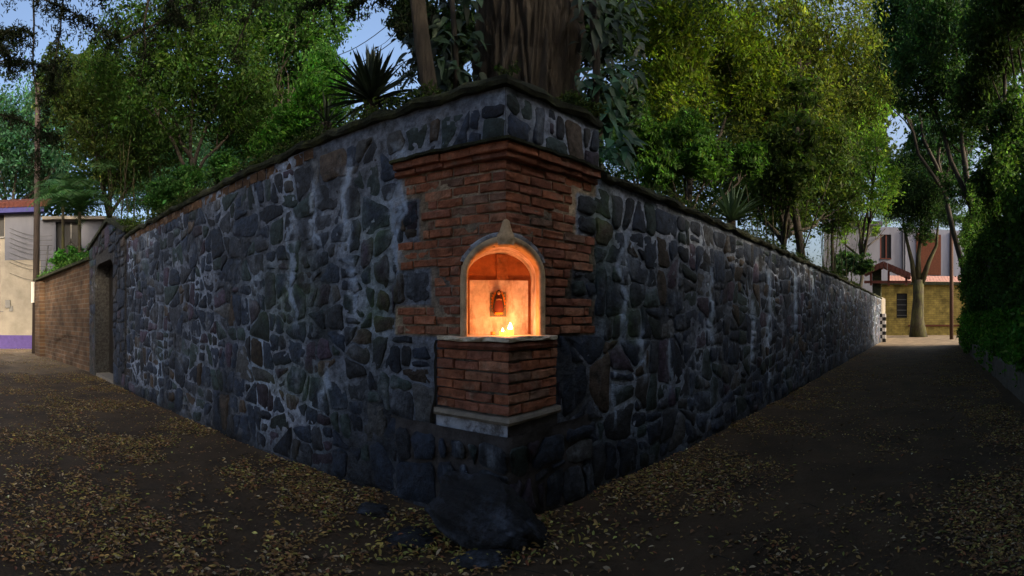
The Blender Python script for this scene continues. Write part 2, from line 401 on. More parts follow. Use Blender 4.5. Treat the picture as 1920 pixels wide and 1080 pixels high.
def add_runs(m, mixmax):
    """lime runs washed down the masonry: stains with a place and outline of their own"""
    N = m.node_tree.nodes; L = m.node_tree.links; p = N['Principled BSDF']; base = p.inputs['Base Color'].links[0].from_socket
    geo = N.new('ShaderNodeNewGeometry')
    def math_(op, a, b=None):
        n = N.new('ShaderNodeMath'); n.operation = op
        for i, v in enumerate((a, b)):
            if v is None: continue
            if isinstance(v, (int, float)): n.inputs[i].default_value = v
            else: L.new(v, n.inputs[i])
        return n.outputs[0]
    sub = N.new('ShaderNodeVectorMath'); sub.operation = 'SUBTRACT'; L.new(geo.outputs['Position'], sub.inputs[0]); sub.inputs[1].default_value = C
    sp = N.new('ShaderNodeSeparateXYZ'); L.new(geo.outputs['Position'], sp.inputs[0]); z = sp.outputs[2]
    nz = N.new('ShaderNodeTexNoise'); nz.inputs['Scale'].default_value = 2.6; nz.inputs['Detail'].default_value = 5; L.new(geo.outputs['Position'], nz.inputs['Vector'])
    n2 = N.new('ShaderNodeTexNoise'); n2.inputs['Scale'].default_value = 13; n2.inputs['Detail'].default_value = 8; n2.inputs['Roughness'].default_value = .75; L.new(geo.outputs['Position'], n2.inputs['Vector'])
    tot = None
    for side, dv in ((1, dL), (2, dR)):
        dt = N.new('ShaderNodeVectorMath'); dt.operation = 'DOT_PRODUCT'; L.new(sub.outputs[0], dt.inputs[0]); dt.inputs[1].default_value = dv
        sw = math_('ADD', dt.outputs['Value'], math_('MULTIPLY', math_('SUBTRACT', nz.outputs[0], .5), .55))
        for s_, z0, z1, w_ in RUNS[side]:
            g = math_('SUBTRACT', 1.0, math_('DIVIDE', math_('ABSOLUTE', math_('SUBTRACT', sw, s_)), w_*1.25))
            ends = math_('MINIMUM', math_('MULTIPLY', math_('SUBTRACT', z, z0), 2.5), math_('MULTIPLY', math_('SUBTRACT', z1, z), 6.0))
            g = math_('MINIMUM', g, ends); tot = g if tot is None else math_('MAXIMUM', tot, g)
    t = math_('MULTIPLY', math_('MULTIPLY', tot, 1.6), math_('SUBTRACT', math_('MULTIPLY', n2.outputs[0], 3.2), 1.0))
    t = math_('MINIMUM', math_('MAXIMUM', t, 0.0), mixmax)
    mx = N.new('ShaderNodeMix'); mx.data_type = 'RGBA'; L.new(t, mx.inputs[0]); L.new(base, mx.inputs[6]); mx.inputs[7].default_value = (.40, .52, .72, 1)
    L.new(mx.outputs[2], p.inputs['Base Color'])
add_runs(M['stone'], .7); add_runs(M['mortar'], .8)
def mossy(x, z, side):
    t = 0
    for sd_, px, zc, a, b in ((1,705,1.85,.22,.42),(1,700,2.45,.25,.3),(1,545,1.9,.5,.4),(2,1130,2.5,.2,.5),(1,560,.9,.5,.2),(2,1175,1.6,.3,.3)):
        if sd_ == side:
            c_ = (FL if sd_ == 1 else FR).s_of(px)[0]; t = max(t, math.exp(-((x-c_)/a)**2-((z-zc)/b)**2)*(.65+.7*n3(x*5, z*5, 3)))
    return min(1, max(0, t))
def mcol(x, z, side):
    v = .62 + .75*n3(x*.9, z*.9, side+5.1)+.45*n3(x*3.1, z*2.2, side+1.7); v = max(.16, v)
    c = Vector((.235, .28, .37))*v*1.2
    if PANEL0 < z < CORN1 and x < edge_at(BL if side == 1 else BR, z)+.03: c = Vector((.36, .29, .21))*v*1.25
    s_ = max(0, n3(x*2.1, z*.35, side*3+2.2)-.18)*2.6          # lime runs
    c += Vector((.16, .22, .30))*s_
    c = c.lerp(Vector((.46, .56, .72)), .85*min(1, max(0, lime(x, z, side))))
    c = c.lerp(Vector((.10, .17, .07)), .7*mossy(x, z, side))
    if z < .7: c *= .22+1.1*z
    return tuple(c)
def mortar_sheet(mb, F, s0, s1, z0, z1, step, side, skip=None, oamp=.012, zend=None):
    nu, nv = max(1, int((s1-s0)/step)), max(1, int((z1-z0)/step)); b = len(mb.v)
    for j in range(nv+1):
        for i in range(nu+1):
            s_, z_ = s0+(s1-s0)*i/nu, z0+(z1-z0)*j/nv
            o = fbm(s_*3, z_*3, side)*oamp*.6 + .007 + fbm(s_*8, z_*8, side+3)*.013 + foot_bulge(s_, z_)
            if i == nu or i == 0: o = foot_bulge(s_, z_)+.004
            mb.v.append(tuple(F.p(s_, z_, o))); mb.c.append(mcol(s_, z_, side))
    for j in range(nv):
        for i in range(nu):
            if skip and skip(s0+(s1-s0)*(i+.5)/nu, z0+(z1-z0)*(j+.5)/nv): continue
            a = b+j*(nu+1)+i; mb.f.append((a, a+1, a+nu+2, a+nu+1))

# niche opening outline (half width at height z), outer frame outline
NI_W, NI_Z0, NI_ZS, NI_ZT = .30, 1.50, 2.00, 2.245
def half_in(z, w_=NI_W, zs=NI_ZS, zt=NI_ZT):
    if z < zs: return w_
    if z > zt: return 0
    return w_*math.sqrt(max(0, 1-((z-zs)/(zt-zs))**2))
def half_out(z): return half_in(z, NI_W+.062, NI_ZS, NI_ZT+.075)
SINH = math.sin((TR-TL)/2)
def in_niche(s_, z_): return PANEL0-.03 < z_ < NI_ZT+.05 and s_*SINH < half_in(z_)+.03

EYE_V = Vector((0, 0, EYE))
wallL = empty('stone_wall', C, 'high dark basalt stone wall with mossy coping, running to the gateway, behind the shrine', 'wall')
wallR = empty('stone_wall', C+dR*.5, 'lower long stone wall along the lane opposite the ivy hedge', 'wall')
core = MB()
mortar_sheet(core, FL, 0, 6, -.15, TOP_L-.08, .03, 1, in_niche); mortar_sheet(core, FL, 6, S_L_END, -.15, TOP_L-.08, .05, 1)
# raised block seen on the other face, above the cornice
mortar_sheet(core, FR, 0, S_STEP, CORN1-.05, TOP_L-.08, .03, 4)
core.build('mortar_bed', M['mortar'], wallL, smooth=True)
# body of the wall (back and end faces)
bd = MB(); bd.cur = (.09, .09, .09)
T = .42
bd.box(FL.p(.75, -.15, -.03), dL*(S_L_END-.75), -nL*(T-.03), Vector((0, 0, TOP_L+.05)))
blk = MB(); blk.cur = (.09, .095, .10)
blk.poly([FL.p(.75, CORN1, -.02), FL.p(.02, CORN1, -.02), FR.p(S_STEP, CORN1, -.02), FR.p(S_STEP, CORN1, -T), FL.p(.75, CORN1, -T)]
         + [FL.p(.75, TOP_L-.09, -.02), FL.p(.02, TOP_L-.09, -.02), FR.p(S_STEP, TOP_L-.09, -.02), FR.p(S_STEP, TOP_L-.09, -T), FL.p(.75, TOP_L-.09, -T)],
         [(4,3,2,1,0), (5,6,7,8,9), (0,1,6,5), (1,2,7,6), (2,3,8,7), (3,4,9,8), (4,0,5,9)])
bd.v += []; bd.build('wall_body', M['mortar'], wallL)
blk.build('raised_corner_block', M['mortar'], wallL)
core = MB()
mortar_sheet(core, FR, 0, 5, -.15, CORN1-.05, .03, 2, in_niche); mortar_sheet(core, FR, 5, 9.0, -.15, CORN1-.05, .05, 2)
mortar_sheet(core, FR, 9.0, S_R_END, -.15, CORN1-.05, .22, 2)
core.build('mortar_bed', M['mortar'], wallR, smooth=True)
bd = MB(); bd.cur = (.09, .09, .09)
bd.box(FR.p(.75, -.15, -.03), dR*(S_R_END-.75), -nR*(T-.03), Vector((0, 0, TOP_R+.10)))
bd.build('wall_body', M['mortar'], wallR)

def keep(cells, B, S, panel):
    out = []
    for x, y, poly in cells:
        ys = [q[1] for q in poly]; lo, hi = min(ys), max(ys)
        if x < S:
            if y > CORN1-.02: poly = clip(poly, 0, -1, -(CORN1+.03))
            elif y > PANEL0+.02:
                se = max(edge_at(B, y), edge_at(B, lo+.05*(hi-lo)), edge_at(B, hi-.05*(hi-lo)))
                if x < edge_at(B, y)-.05: continue
                poly = clip(poly, -1, 0, -(se+.018)); poly = clip(poly, 0, 1, CORN0-.05 if x < panel else 99)
                if lo < PANEL0+.02 and x < se+.2: poly = clip(poly, 0, -1, -(PANEL0-.05))
            else:
                pe = panel_ped
                if y > .62: poly = clip(poly, -1, 0, -(pe+.03))
                poly = clip(poly, 0, 1, PANEL0-.02) if x < B[-1][2]+.05 else poly
        if len(poly) >= 3 and area(poly) > .0022: out.append((x, y, poly))
    return out
cl = masonry(0, S_L_END, .02, TOP_L-.20, .070, 11)
panel_ped = abs(PEDL)/SINH
cl = keep(cl, BL, 1.9, BL[0][2]+.02)
def dist_on(F): return lambda s_, z_: (F.p(s_, z_)-EYE_V).length*(1/max(.15, abs((F.p(s_, z_)-EYE_V).normalized().dot(F.n))))**.5
lay_stones(FL, cl, wallL, 285, 1, dist_on(FL))
c2 = masonry(.0, S_STEP, CORN1+.04, TOP_L-.12, .05, 23)
c2 = [c for c in c2 if area(c[2]) > .003]
for x, y, poly in c2:
    mb = MB(); add_stone(mb, FR, poly, random.Random(int(x*1000))); mb.build('stone', M['stone'], wallL, smooth=True)
cr = masonry(0, 11, .02, CORN1-.13, .075, 31)
panel_ped = PEDR/SINH
cr = keep(cr, BR, 1.75, BR[0][2]+.02)
c3 = masonry(11, S_R_END, .02, CORN1-.13, .11, 41)
lay_stones(FR, cr+c3, wallR, 285, 2, dist_on(FR))

def patches(F, B, parent, seed):
    for (z0, z1, e), nb in zip(B, range(len(B))):
        other = [B[k][2] for k in (nb-1, nb+1) if 0 <= k < len(B)]
        if not other or e >= max(other)-.05: continue
        for x, y, poly in masonry(e+.035, max(other)+.03, max(z0, PANEL0)+.02, min(z1, CORN0)-.02, .045, seed+nb):
            mb = MB(); add_stone(mb, F, poly, random.Random(seed+nb+int(x*99)), thick=.026); mb.build('stone', M['stone'], parent, smooth=True)
patches(FL, BL, wallL, 301); patches(FR, BR, wallR, 401)
# copings
def coping(F, s0, s1, z0, z1, over, name, parent, step=.12, endz=None):
    mb = MB()
    prof = [(-.44, z0), (over*.75, z0-.01), (over, z0+.02), (over*.9, z1-.02), (over*.3, z1+.015), (-.2, z1+.05), (-.45, z1)]
    n = max(2, int((s1-s0)/step))
    for i in range(n+1):
        s_ = s0+(s1-s0)*i/n
        for o, z in prof:
            a = .034 if o > 0 else .01
            jx = fbm(s_*4, z*5+o*9, 3)*a*1.3; jz = n3(s_*5, o*7, z)*a*1.5
            ss = s_ + ((-o*COT if o > 0 else -o*COT) if (i == 0 and s0 == 0) else 0)
            zz = z+jz + (endz*(i/n) if endz else 0)
            mb.v.append(tuple(F.p(ss, zz, o+jx))); mb.c.append((1,1,1))
    m = len(prof)
    for i in range(n):
        for k in range(m):
            mb.f.append((i*m+k, i*m+(k+1)%m, (i+1)*m+(k+1)%m, (i+1)*m+k))
    mb.f.append(tuple(range(m))); mb.f.append(tuple(n*m+k for k in reversed(range(m))))
    return mb.build(name, M['moss'], parent, smooth=False)
coping(FL, 0, S_L_END, TOP_L-.075, TOP_L, .062, 'coping', wallL)
coping(FR, 0, S_STEP+.03, TOP_L-.075, TOP_L, .062, 'coping', wallL)
coping(FR, S_STEP+.032, S_R_END, CORN1-.06, TOP_R+.02, .09, 'coping', wallR)
# brown earthen course under the coping
bc = MB(); bc.cur = (.10, .062, .035)
n = 60
for i in range(34):
    s0 = 2.2+i*(S_L_END-2.4)/34; l = (S_L_END-2.4)/34-.02
    bc.cur = tuple(np.array((.12, .07, .04))*random.uniform(.6, 1.2))
    h = .10+.05*random.random()
    bc.box(FL.p(s0, TOP_L-.09-h, -.02), dL*l, nL*random.uniform(.028, .040), Vector((0, 0, h)))
o = bc.build('earthen_course', M['brick'], wallL); o['kind'] = 'stuff'

# moss and small plants on the copings
LEAF = {}
def leaves_mesh(P, size, cols, shape='diamond', flat=0.0, down=0.0, aspect=.42, dirs=None):
    """P (n,3) numpy; returns mesh of folded leaves"""
    n = len(P); size = np.broadcast_to(size, (n,)).astype(float)
    if dirs is None:
        d = rng.normal(size=(n, 3)); d[:,2] = d[:,2]*(1-flat) - down
    else: d = dirs + rng.normal(size=(n, 3))*.001
    d /= np.linalg.norm(d, axis=1)[:,None]+1e-9
    u = rng.normal(size=(n, 3)); u[:,2] += flat*4 + .6
    s = np.cross(d, u); s /= np.linalg.norm(s, axis=1)[:,None]+1e-9
    nn = np.cross(s, d)
    L_, W_ = size[:,None], size[:,None]*aspect
    if shape == 'diamond':
        v = np.stack([P-d*L_*.5, P+s*W_*.5+nn*W_*.15, P+d*L_*.5, P-s*W_*.5+nn*W_*.15], 1)
        k = 4; faces = np.array([[0,1,2,3]])
    else:
        v = np.stack([P-d*L_*.5, P-d*L_*.12+s*W_*.5+nn*W_*.18, P+d*L_*.2+s*W_*.42+nn*W_*.16, P+d*L_*.5-nn*L_*.10,
                      P+d*L_*.2-s*W_*.42+nn*W_*.16, P-d*L_*.12-s*W_*.5+nn*W_*.18], 1)
        k = 6; faces = np.array([[0,1,2,3],[0,3,4,5]])
    V = v.reshape(-1, 3)
    Fc = (faces[None]+(np.arange(n)*k)[:,None,None]).reshape(-1)
    me = bpy.data.meshes.new('leaves'); nf = n*len(faces)
    me.vertices.add(len(V)); me.vertices.foreach_set('co', V.astype(np.float32).ravel())
    me.loops.add(nf*4); me.loops.foreach_set('vertex_index', Fc.astype(np.int32))
    me.polygons.add(nf); me.polygons.foreach_set('loop_start', np.arange(0, nf*4, 4, dtype=np.int32)); me.polygons.foreach_set('loop_total', np.full(nf, 4, dtype=np.int32))
    a = me.attributes.new('Col', 'FLOAT_COLOR', 'POINT')
    c = np.concatenate([np.repeat(cols, k, axis=0), np.ones((n*k, 1))], 1).astype(np.float32)
    a.data.foreach_set('color', c.ravel()); me.update(calc_edges=True)
    return me
def tint(n, base, var=.35, hue=.15):
    base = np.array(base); v = np.exp(rng.normal(size=(n, 1))*var)
    h = 1+rng.normal(size=(n, 3))*hue*np.array([1, .3, .8])
    return np.clip(base*v*h, .002, .8)
def coping_tufts(F, s0, s1, z, n, parent, name):
    s_ = rng.uniform(s0, s1, n); 
    keepm = np.array([n3(a*1.3, 4.4, 1) > -.15 for a in s_]); s_ = s_[keepm]; m = len(s_)
    o = rng.uniform(-.35, .12, m); P = np.array([F.p(a, z+.02+abs(rng.normal())*.035, b) for a, b in zip(s_, o)])
    me = leaves_mesh(P, rng.uniform(.02, .075, m), tint(m, (.060, .085, .030), .5), down=-.4)
    ob = link(name, me, M['leaf'], parent); ob['kind'] = 'stuff'
coping_tufts(FL, 0, S_L_END, TOP_L, 9000, wallL, 'coping_weeds')
coping_tufts(FR, 0, S_STEP, TOP_L, 2200, wallL, 'coping_weeds')
coping_tufts(FR, S_STEP, 18, TOP_R+.03, 9000, wallR, 'coping_weeds')

# ------------------------------------------------------------------ the brick shrine
shrine = empty('wall_shrine', C+Vector((0,0,PANEL0)), 'red brick corner shrine with arched candlelit niche set into the stone wall', 'shrine')
brg = random.Random(5)
def btint():
    v = brg.uniform(.75, 1.2); k = brg.random()
    c = (.34, .130, .072) if k < .55 else (.28, .115, .075) if k < .8 else (.38, .18, .11) if k < .93 else (.24, .14, .10)
    return tuple(x*v for x in c)
def brick(F, s0, s1, z0, z1, o0, o1, parent, m0=False, m1=False, name='brick'):
    """a worn brick with softened arrises; m0/m1: mitred at a corner"""
    mb = MB(); mb.cur = btint(); e = .006
    j = lambda a=.003: brg.uniform(-a, a)
    z0 += j(.004); z1 += j(.004); tl = j(.005); o1 += brg.uniform(-.012, .008)
    co = F.cot if hasattr(F, 'cot') else COT
    def s_at(end, o, ins):
        if end == 0: return (s0 - o*co) if m0 else s0+ins
        return (s1 + o*co) if m1 else s1-ins
    ring = []
    for o, ins in ((o0, 0), (o1-e, 0), (o1, e)):
        ring.append([(s_at(0, o, ins), z0+ins), (s_at(1, o, ins), z0+ins), (s_at(1, o, ins), z1-ins), (s_at(0, o, ins), z1-ins)])
    # add mid points for a wobbly edge
    pts = []
    for k, (o, ins) in enumerate(((o0, 0), (o1-e, 0), (o1, e))):
        q = ring[k]; r8 = []
        for i in range(4):
            a, b = q[i], q[(i+1)%4]
            r8.append(a + (0,)); w_ = j(.007) if k else 0
            r8.append(((a[0]+b[0])/2, (a[1]+b[1])/2+w_, 0))
        for x, z, _ in r8: pts.append(F.p(x, z+tl*(x-s0)/max(.1, s1-s0)*(0 if m0 else 1), o + (j(.006) if k == 2 else 0)))
    fs = []
    for k in range(2):
        for i in range(8): fs.append((k*8+i, k*8+(i+1)%8, (k+1)*8+(i+1)%8, (k+1)*8+i))
    fs.append(tuple(16+i for i in range(8))); fs.append(tuple(reversed(range(8))))
    mb.poly(pts, fs)
    me_o = mb.build(name, M['brick'], parent)
    bm = bmesh.new(); bm.from_mesh(me_o.data); bmesh.ops.recalc_face_normals(bm, faces=bm.faces); bm.to_mesh(me_o.data); bm.free()
    return me_o
NCO = 17
CH = (CORN0-PANEL0)/NCO
for F, B, sg in ((FL, BL, 0), (FR, BR, 1)):
    for k in range(NCO):
        z0 = PANEL0+k*CH+.008; z1 = z0+CH-.017; zc = (z0+z1)/2
        end = edge_at(B, zc) - .01 + brg.uniform(-.07, .04)
        x = 0; first = True
        L0 = .13 if (k+sg) % 2 else .25
        while x < end-.03:
            l = (L0 if first else .25)+brg.uniform(-.02, .02); x1 = min(x+l, end)
            if end-x1 < .07: x1 = end
            a = max(x, half_out(zc)/SINH-.012) if zc < NI_ZT+.075 else x
            if x1-a > .035: brick(F, a+(0 if (first and a == x) else .007), x1-.007, z0, z1, -.05, .024, shrine, m0=(first and a == 0))
            x = x1; first = False
# brick cornice: two proud brick courses and a mossy ledge
for F, B in ((FL, BL), (FR, BR)):
    for zz0, zz1, oo in ((CORN0+.004, CORN0+.05, .065), (CORN0+.054, CORN1-.012, .10)):
        x = 0; end = B[0][2]+.03; first = True
        while x < end-.05:
            x1 = min(x+.27+brg.uniform(-.02, .02), end)
            brick(F, x+(0 if first else .003), x1-.003, zz0, zz1, -.05, oo, shrine, m0=first, name='cornice_brick'); x = x1; first = False
    mb = MB()
    n = 24; prof = [(-.02, CORN1-.010), (.125, CORN1-.010), (.128, CORN1+.012), (.07, CORN1+.035), (-.02, CORN1+.06)]
    for i in range(n+1):
        s_ = (B[0][2]+.05)*i/n
        for o_, z_ in prof:
            jj = fbm(s_*7, o_*9, z_)*.014 if o_ > 0 else 0
            mb.v.append(tuple(F.p(s_ - (o_*COT if i == 0 else 0), z_+jj*.7, o_+jj))); mb.c.append((1,1,1))
    for i in range(n):
        for k in range(5): mb.f.append((i*5+k, i*5+(k+1)%5, (i+1)*5+(k+1)%5, (i+1)*5+k))
    mb.f.append(tuple(n*5+k for k in range(5)))
    mb.build('cornice_ledge', M['moss'], shrine)
# carved arch frame
def surf(u): return math.sqrt((u*COT)**2+.03**2)-.03
def arch_path(w_, zs, zt, n=22):
    p = [(-w_, NI_Z0-.005), (-w_, (NI_Z0+zs)/2), (-w_, zs)]
    for i in range(1, n): a = math.pi*(1-i/n); p.append((w_*math.cos(a), zs+(zt-zs)*math.sin(a)))
    return p+[(w_, zs), (w_, (NI_Z0+zs)/2), (w_, NI_Z0-.005)]
mb = MB(); secs = [(.064, .03), (.060, -.028), (.045, -.045), (.018, -.040), (.004, -.026), (0, .00), (0, .12)]
paths = [arch_path(NI_W+e, NI_ZS, NI_ZT+e*1.12) for e, _ in secs]
npth = len(paths[0])
for i in range(npth):
    for (e, dp), pp in zip(secs, paths):
        u, z = pp[i]; mb.v.append(tuple(NP(u, z, surf(u)+dp+n3(u*14, z*14, 2)*.004))); mb.c.append((1,1,1))
for i in range(npth-1):
    for k in range(len(secs)-1): a = i*len(secs)+k; mb.f.append((a, a+1, a+1+len(secs), a+len(secs)))
frame = mb.build('arch_frame', M['carved'], shrine, smooth=True)
# keystone finial
mb = MB()
prof = [(2.235, .060), (2.28, .080), (2.315, .066), (2.345, .050), (2.375, .042), (2.405, .038), (2.43, .030), (2.447, .010)]
for k, (z, r) in enumerate(prof):
    for a in range(10):
        t = 2*math.pi*a/10
        r2 = r*(1+.35*n3(a*1.3, z*16, 1)); mb.v.append(tuple(NP(r2*math.cos(t), z+n3(a, z*9, 1)*.012, -.02+.055*r2/.075*math.sin(t)))); mb.c.append((1,1,1))
for k in range(len(prof)-1):
    for a in range(10): mb.f.append((k*10+a, k*10+(a+1)%10, (k+1)*10+(a+1)%10, (k+1)*10+a))
mb.f.append(tuple(range(10))); mb.f.append(tuple((len(prof)-1)*10+a for a in range(10)))
mb.build('keystone', M['carved'], shrine, smooth=True)
# grey-white lime rims above the arch shoulders
mb = MB()
for i in range(24):
    a = math.pi*(1-(i/23)*.76-.12); w_, h_ = NI_W+.095, NI_ZT+.105-NI_ZS
    for e, dp in ((-.035, -.012), (-.01, -.026), (.012, .03)):
        u, z = (w_+e)*math.cos(a), NI_ZS+(h_+e)*math.sin(a)
        mb.v.append(tuple(NP(u, z, surf(u)+dp))); mb.c.append((1,1,1))
for i in range(23):
    if 10 <= i <= 12: continue
    for k in range(2): mb.f.append((i*3+k, i*3+k+1, i*3+k+4, i*3+k+3))
mb.build('lime_rim', M['whiteplaster'], shrine, smooth=True)
# interior of the niche
BD = .52
mb = MB(); ip = arch_path(NI_W+.002, NI_ZS, NI_ZT+.002)
for i, (u, z) in enumerate(ip):
    for dp in (None, .25, .38, BD):
        mb.v.append(tuple(NP(u, z, (surf(u)+.10) if dp is None else max(dp, surf(u)+.11)))); mb.c.append((1,1,1))
for i in range(len(ip)-1):
    for k in range(3): mb.f.append((i*4+k, i*4+k+1, i*4+k+5, i*4+k+4))
mb.build('niche_lining', M['nicheplaster'], shrine, smooth=True)
mb = MB(); mb.box(NP(-NI_W-.05, NI_Z0-.01, BD), U*(2*NI_W+.1), bis*.05, Vector((0,0,.85))); mb.build('niche_back', M['nichered'], shrine)
mb = MB(); mb.box(NP(-NI_W+.03, NI_Z0-.005, BD-.035), U*(2*NI_W-.06), bis*.033, Vector((0,0,.50))); mb.build('plaster_panel', M['nicheplaster'], shrine)
mb = MB(); mb.cur = (.42,.16,.07); mb.box(NP(-.02, 1.995, BD-.03), U*.10, bis*.029, Vector((0,0,.24))); mb.build('upright_tile', M['brick'], shrine)
Fb = Face(NP(-NI_W, 0, BD), U, -bis); Fb.cot = 0
# small grey tile frame behind the figurine
mb = MB(); mb.box(NP(-.085, 1.66, BD-.046), U*.15, bis*.010, Vector((0,0,.22))); mb.build('grey_tile', M['greystone'], shrine)
# sill slab, rough front edge
def vee(z, inset=0, dl=PEDL, dr=PEDR, ridge=-.19, front=.0):
    """plan of the prow: left end, ridge, right end"""
    l, r = dl+inset, dr-inset
    return [(l, surf(dl)+0), (0, ridge+inset-front), (r, surf(dr)+0)]
def prow_slab(name, z0, z1, front, back, m, lat=0.0, jag=0.0, n=60, round_=False, col=(.22,.08,.05)):
    mb = MB(); pf = []
    l, r = PEDL-lat, PEDR+lat
    for i in range(n+1):
        t = i/n; u = l+(r-l)*t
        dep = -.19-front + (abs(u)/(-l if u < 0 else r))*(((surf(PEDL) if u < 0 else surf(PEDR)))+.19)
        pf.append((u, dep))
    levels = [(z0, 0.0), (z0+(z1-z0)*.12, -.012 if round_ else -.004), (z0+(z1-z0)*.5, -.03 if round_ else -.006), (z0+(z1-z0)*.88, -.012 if round_ else -.004), (z1, 0.0)]
    for z, e in levels:
        for k, (u, dp) in enumerate(pf):
            j = jag*fbm(u*11, z*20, 4)
            mb.v.append(tuple(NP(u, z+jag*.35*n3(u*9, z, 1), dp+e+j))); mb.c.append(col)
    nb = n+1
    for q in range(4):
        for i in range(n): mb.f.append((q*nb+i, q*nb+i+1, (q+1)*nb+i+1, (q+1)*nb+i))
    b = len(mb.v)
    for z in (z0, z1):
        for u, dp in pf: mb.v.append(tuple(NP(u*(.9 if back > .4 else 1), z, max(back, dp+.02)))); mb.c.append(col)
    for i in range(n):
        mb.f.append((b+i, b+i+1, i+1, i)); mb.f.append((4*nb+i, 4*nb+i+1, b+nb+i+1, b+nb+i))
    mb.f.append((0, 4*nb, b+nb, b)); mb.f.append((n, 4*nb+n, b+nb+n, b+n))
    return mb.build(name, m, shrine, smooth=False)
prow_slab('sill_slab', 1.462, 1.498, .055, .54, M['sill'], lat=.0, jag=.035)
prow_slab('sill_moulding', 1.395, 1.455, .015, .30, M['brick'], jag=.01, round_=True).data
# the moulding uses the brick clay colour
# pedestal bricks
pl, pr_, rd = NP(PEDL, 0, surf(PEDL)), NP(PEDR, 0, surf(PEDR)), NP(0, 0, -.17)
def plane(a, b):
    d = (b-a); d.z = 0; nrm = Vector((d.y, -d.x, 0))
    if nrm.dot(-a) < 0: nrm = -nrm
    return Face(a, d, nrm)
PFL, PFR = plane(rd, pl), plane(rd, pr_)
al = math.acos(max(-1, min(1, PFL.d.dot(PFR.d)))); PFL.cot = PFR.cot = 1/math.tan(al/2)
for F, e, sg in ((PFL, pl, 0), (PFR, pr_, 1)):
    ln = (e-rd).length
    nc = 6; z0_, z1_ = .885, 1.39; ch = (z1_-z0_)/nc
    for k in range(nc):
        x = 0; first = True; L0 = .14 if (k+sg)%2 else .26
        while x < ln-.02:
            x1 = min(x+(L0 if first else .26)+brg.uniform(-.02, .02), ln)
            if ln-x1 < .06: x1 = ln
            brick(F, x+(0 if first else .005), x1-.005, z0_+k*ch+.008, z0_+(k+1)*ch-.008, -.05, .012, shrine, m0=first); x = x1; first = False
# pedestal core (mortar), lower moulding, whitewashed band
def prow_core(name, z0, z1, dz, m, splitcol=None):
    mb = MB(); a, r, b_ = (PEDL-.0, surf(PEDL)+.05), (0, -.19+dz), (PEDR+.0, surf(PEDR)+.05)
    mb.cur = (.20, .19, .17)
    q = [a, r, b_, (PEDR, .45), (PEDL, .45)]
    mb.poly([NP(u, z0, d) for u, d in q]+[NP(u, z1, d) for u, d in q], [(4,3,2,1,0), (5,6,7,8,9)]+[(i, (i+1)%5, 5+(i+1)%5, 5+i) for i in range(5)])
    return mb.build(name, m, shrine)
prow_core('pedestal_core', .70, 1.394, .035, M['mortar'])
prow_slab('stone_moulding', .825, .880, .035, .30, M['greystone'], lat=.03, jag=.012, round_=True)
for F, e, m_, nm in ((PFL, pl, M['whiteplaster'], 'whitewashed_band'), (PFR, pr_, M['darkplaster'], 'rendered_band')):
    mb = MB(); ln = (e-rd).length
    def fn(a, b, F=F, ln=ln): 
        s_, z_ = a*ln, .70+.122*b
        return F.p(s_, z_, .012+fbm(s_*6, z_*6, 1)*.006 - (.012*PFL.cot*0 if a else 0))
    grid_sheet(mb, fn, 30, 6); mb.build(nm, m_, shrine, smooth=True)
# rough footing under the pedestal
mb = MB(); foot = MB()
def footp(a, b):
    u = -1.05+a*2.0; z_ = -.12+b*.86
    t = min(1, max(0, z_/.7)); k = max(0, 1-abs(u)/(.62 if u < 0 else .55))
    dep = surf(u) - (.19*t**.6)*k*1.0 - .03*(1-t)*1 - .012
    edge = min(1, a*8, (1-a)*8)
    dep = dep - (fbm(u*2.6, z_*3, 7)*.05+fbm(u*9, z_*9, 5)*.018 + .03)*edge + (1-edge)*.06
    return NP(u, z_, dep)
foot.cur = (.06, .06, .065); grid_sheet(foot, footp, 70, 30)
foot.build('rough_footing', M['darkplaster'], shrine, smooth=True)
class FootFace(Face):
    def p(s, a, z, o=0):
        u = a; t = min(1, max(0, z/.7)); k = max(0, 1-abs(u)/(.62 if u < 0 else .55))
        dep = surf(u)-(.19*t**.6)*k-.03*(1-t)-.012-fbm(u*2.6, z*3, 7)*.05-.03
        return NP(u, z, dep-o)
FF = FootFace(C, U, -bis)
for x, y, poly in masonry(-.95, .88, .03, .66, .06, 77):
    if area(poly) < .004: continue
    mb = MB(); add_stone(mb, FF, poly, random.Random(int((x+2)*997)), thick=.03)
    mb.build('footing_stone', M['stone'], shrine, smooth=True)

# the crack where the pedestal has pulled away from the wall
mb = MB(); cz = np.linspace(1.46, .52, 22)
lf_, rt_ = [], []
for i, z_ in enumerate(cz):
    u = PEDL-.012-.06*max(0, (1.0-z_)/.5)**1.3*2+.016*n3(z_*14, 3, 1); w_ = .006+.012*abs(n3(z_*9, 1, 4))+.006
    lf_.append(NP(u-w_, z_, surf(u)-.036)); rt_.append(NP(u+w_*.6, z_, surf(u)-.036))
k_ = len(lf_); mb.poly(lf_+rt_+[p+bis*.03 for p in lf_+rt_], [(i, i+1, k_+i+1, k_+i) for i in range(k_-1)]+[(i, 2*k_+i, 2*k_+i+1, i+1) for i in range(k_-1)]+[(k_+i, k_+i+1, 3*k_+i+1, 3*k_+i) for i in range(k_-1)])
mb.build('crack', M['black'], shrine)
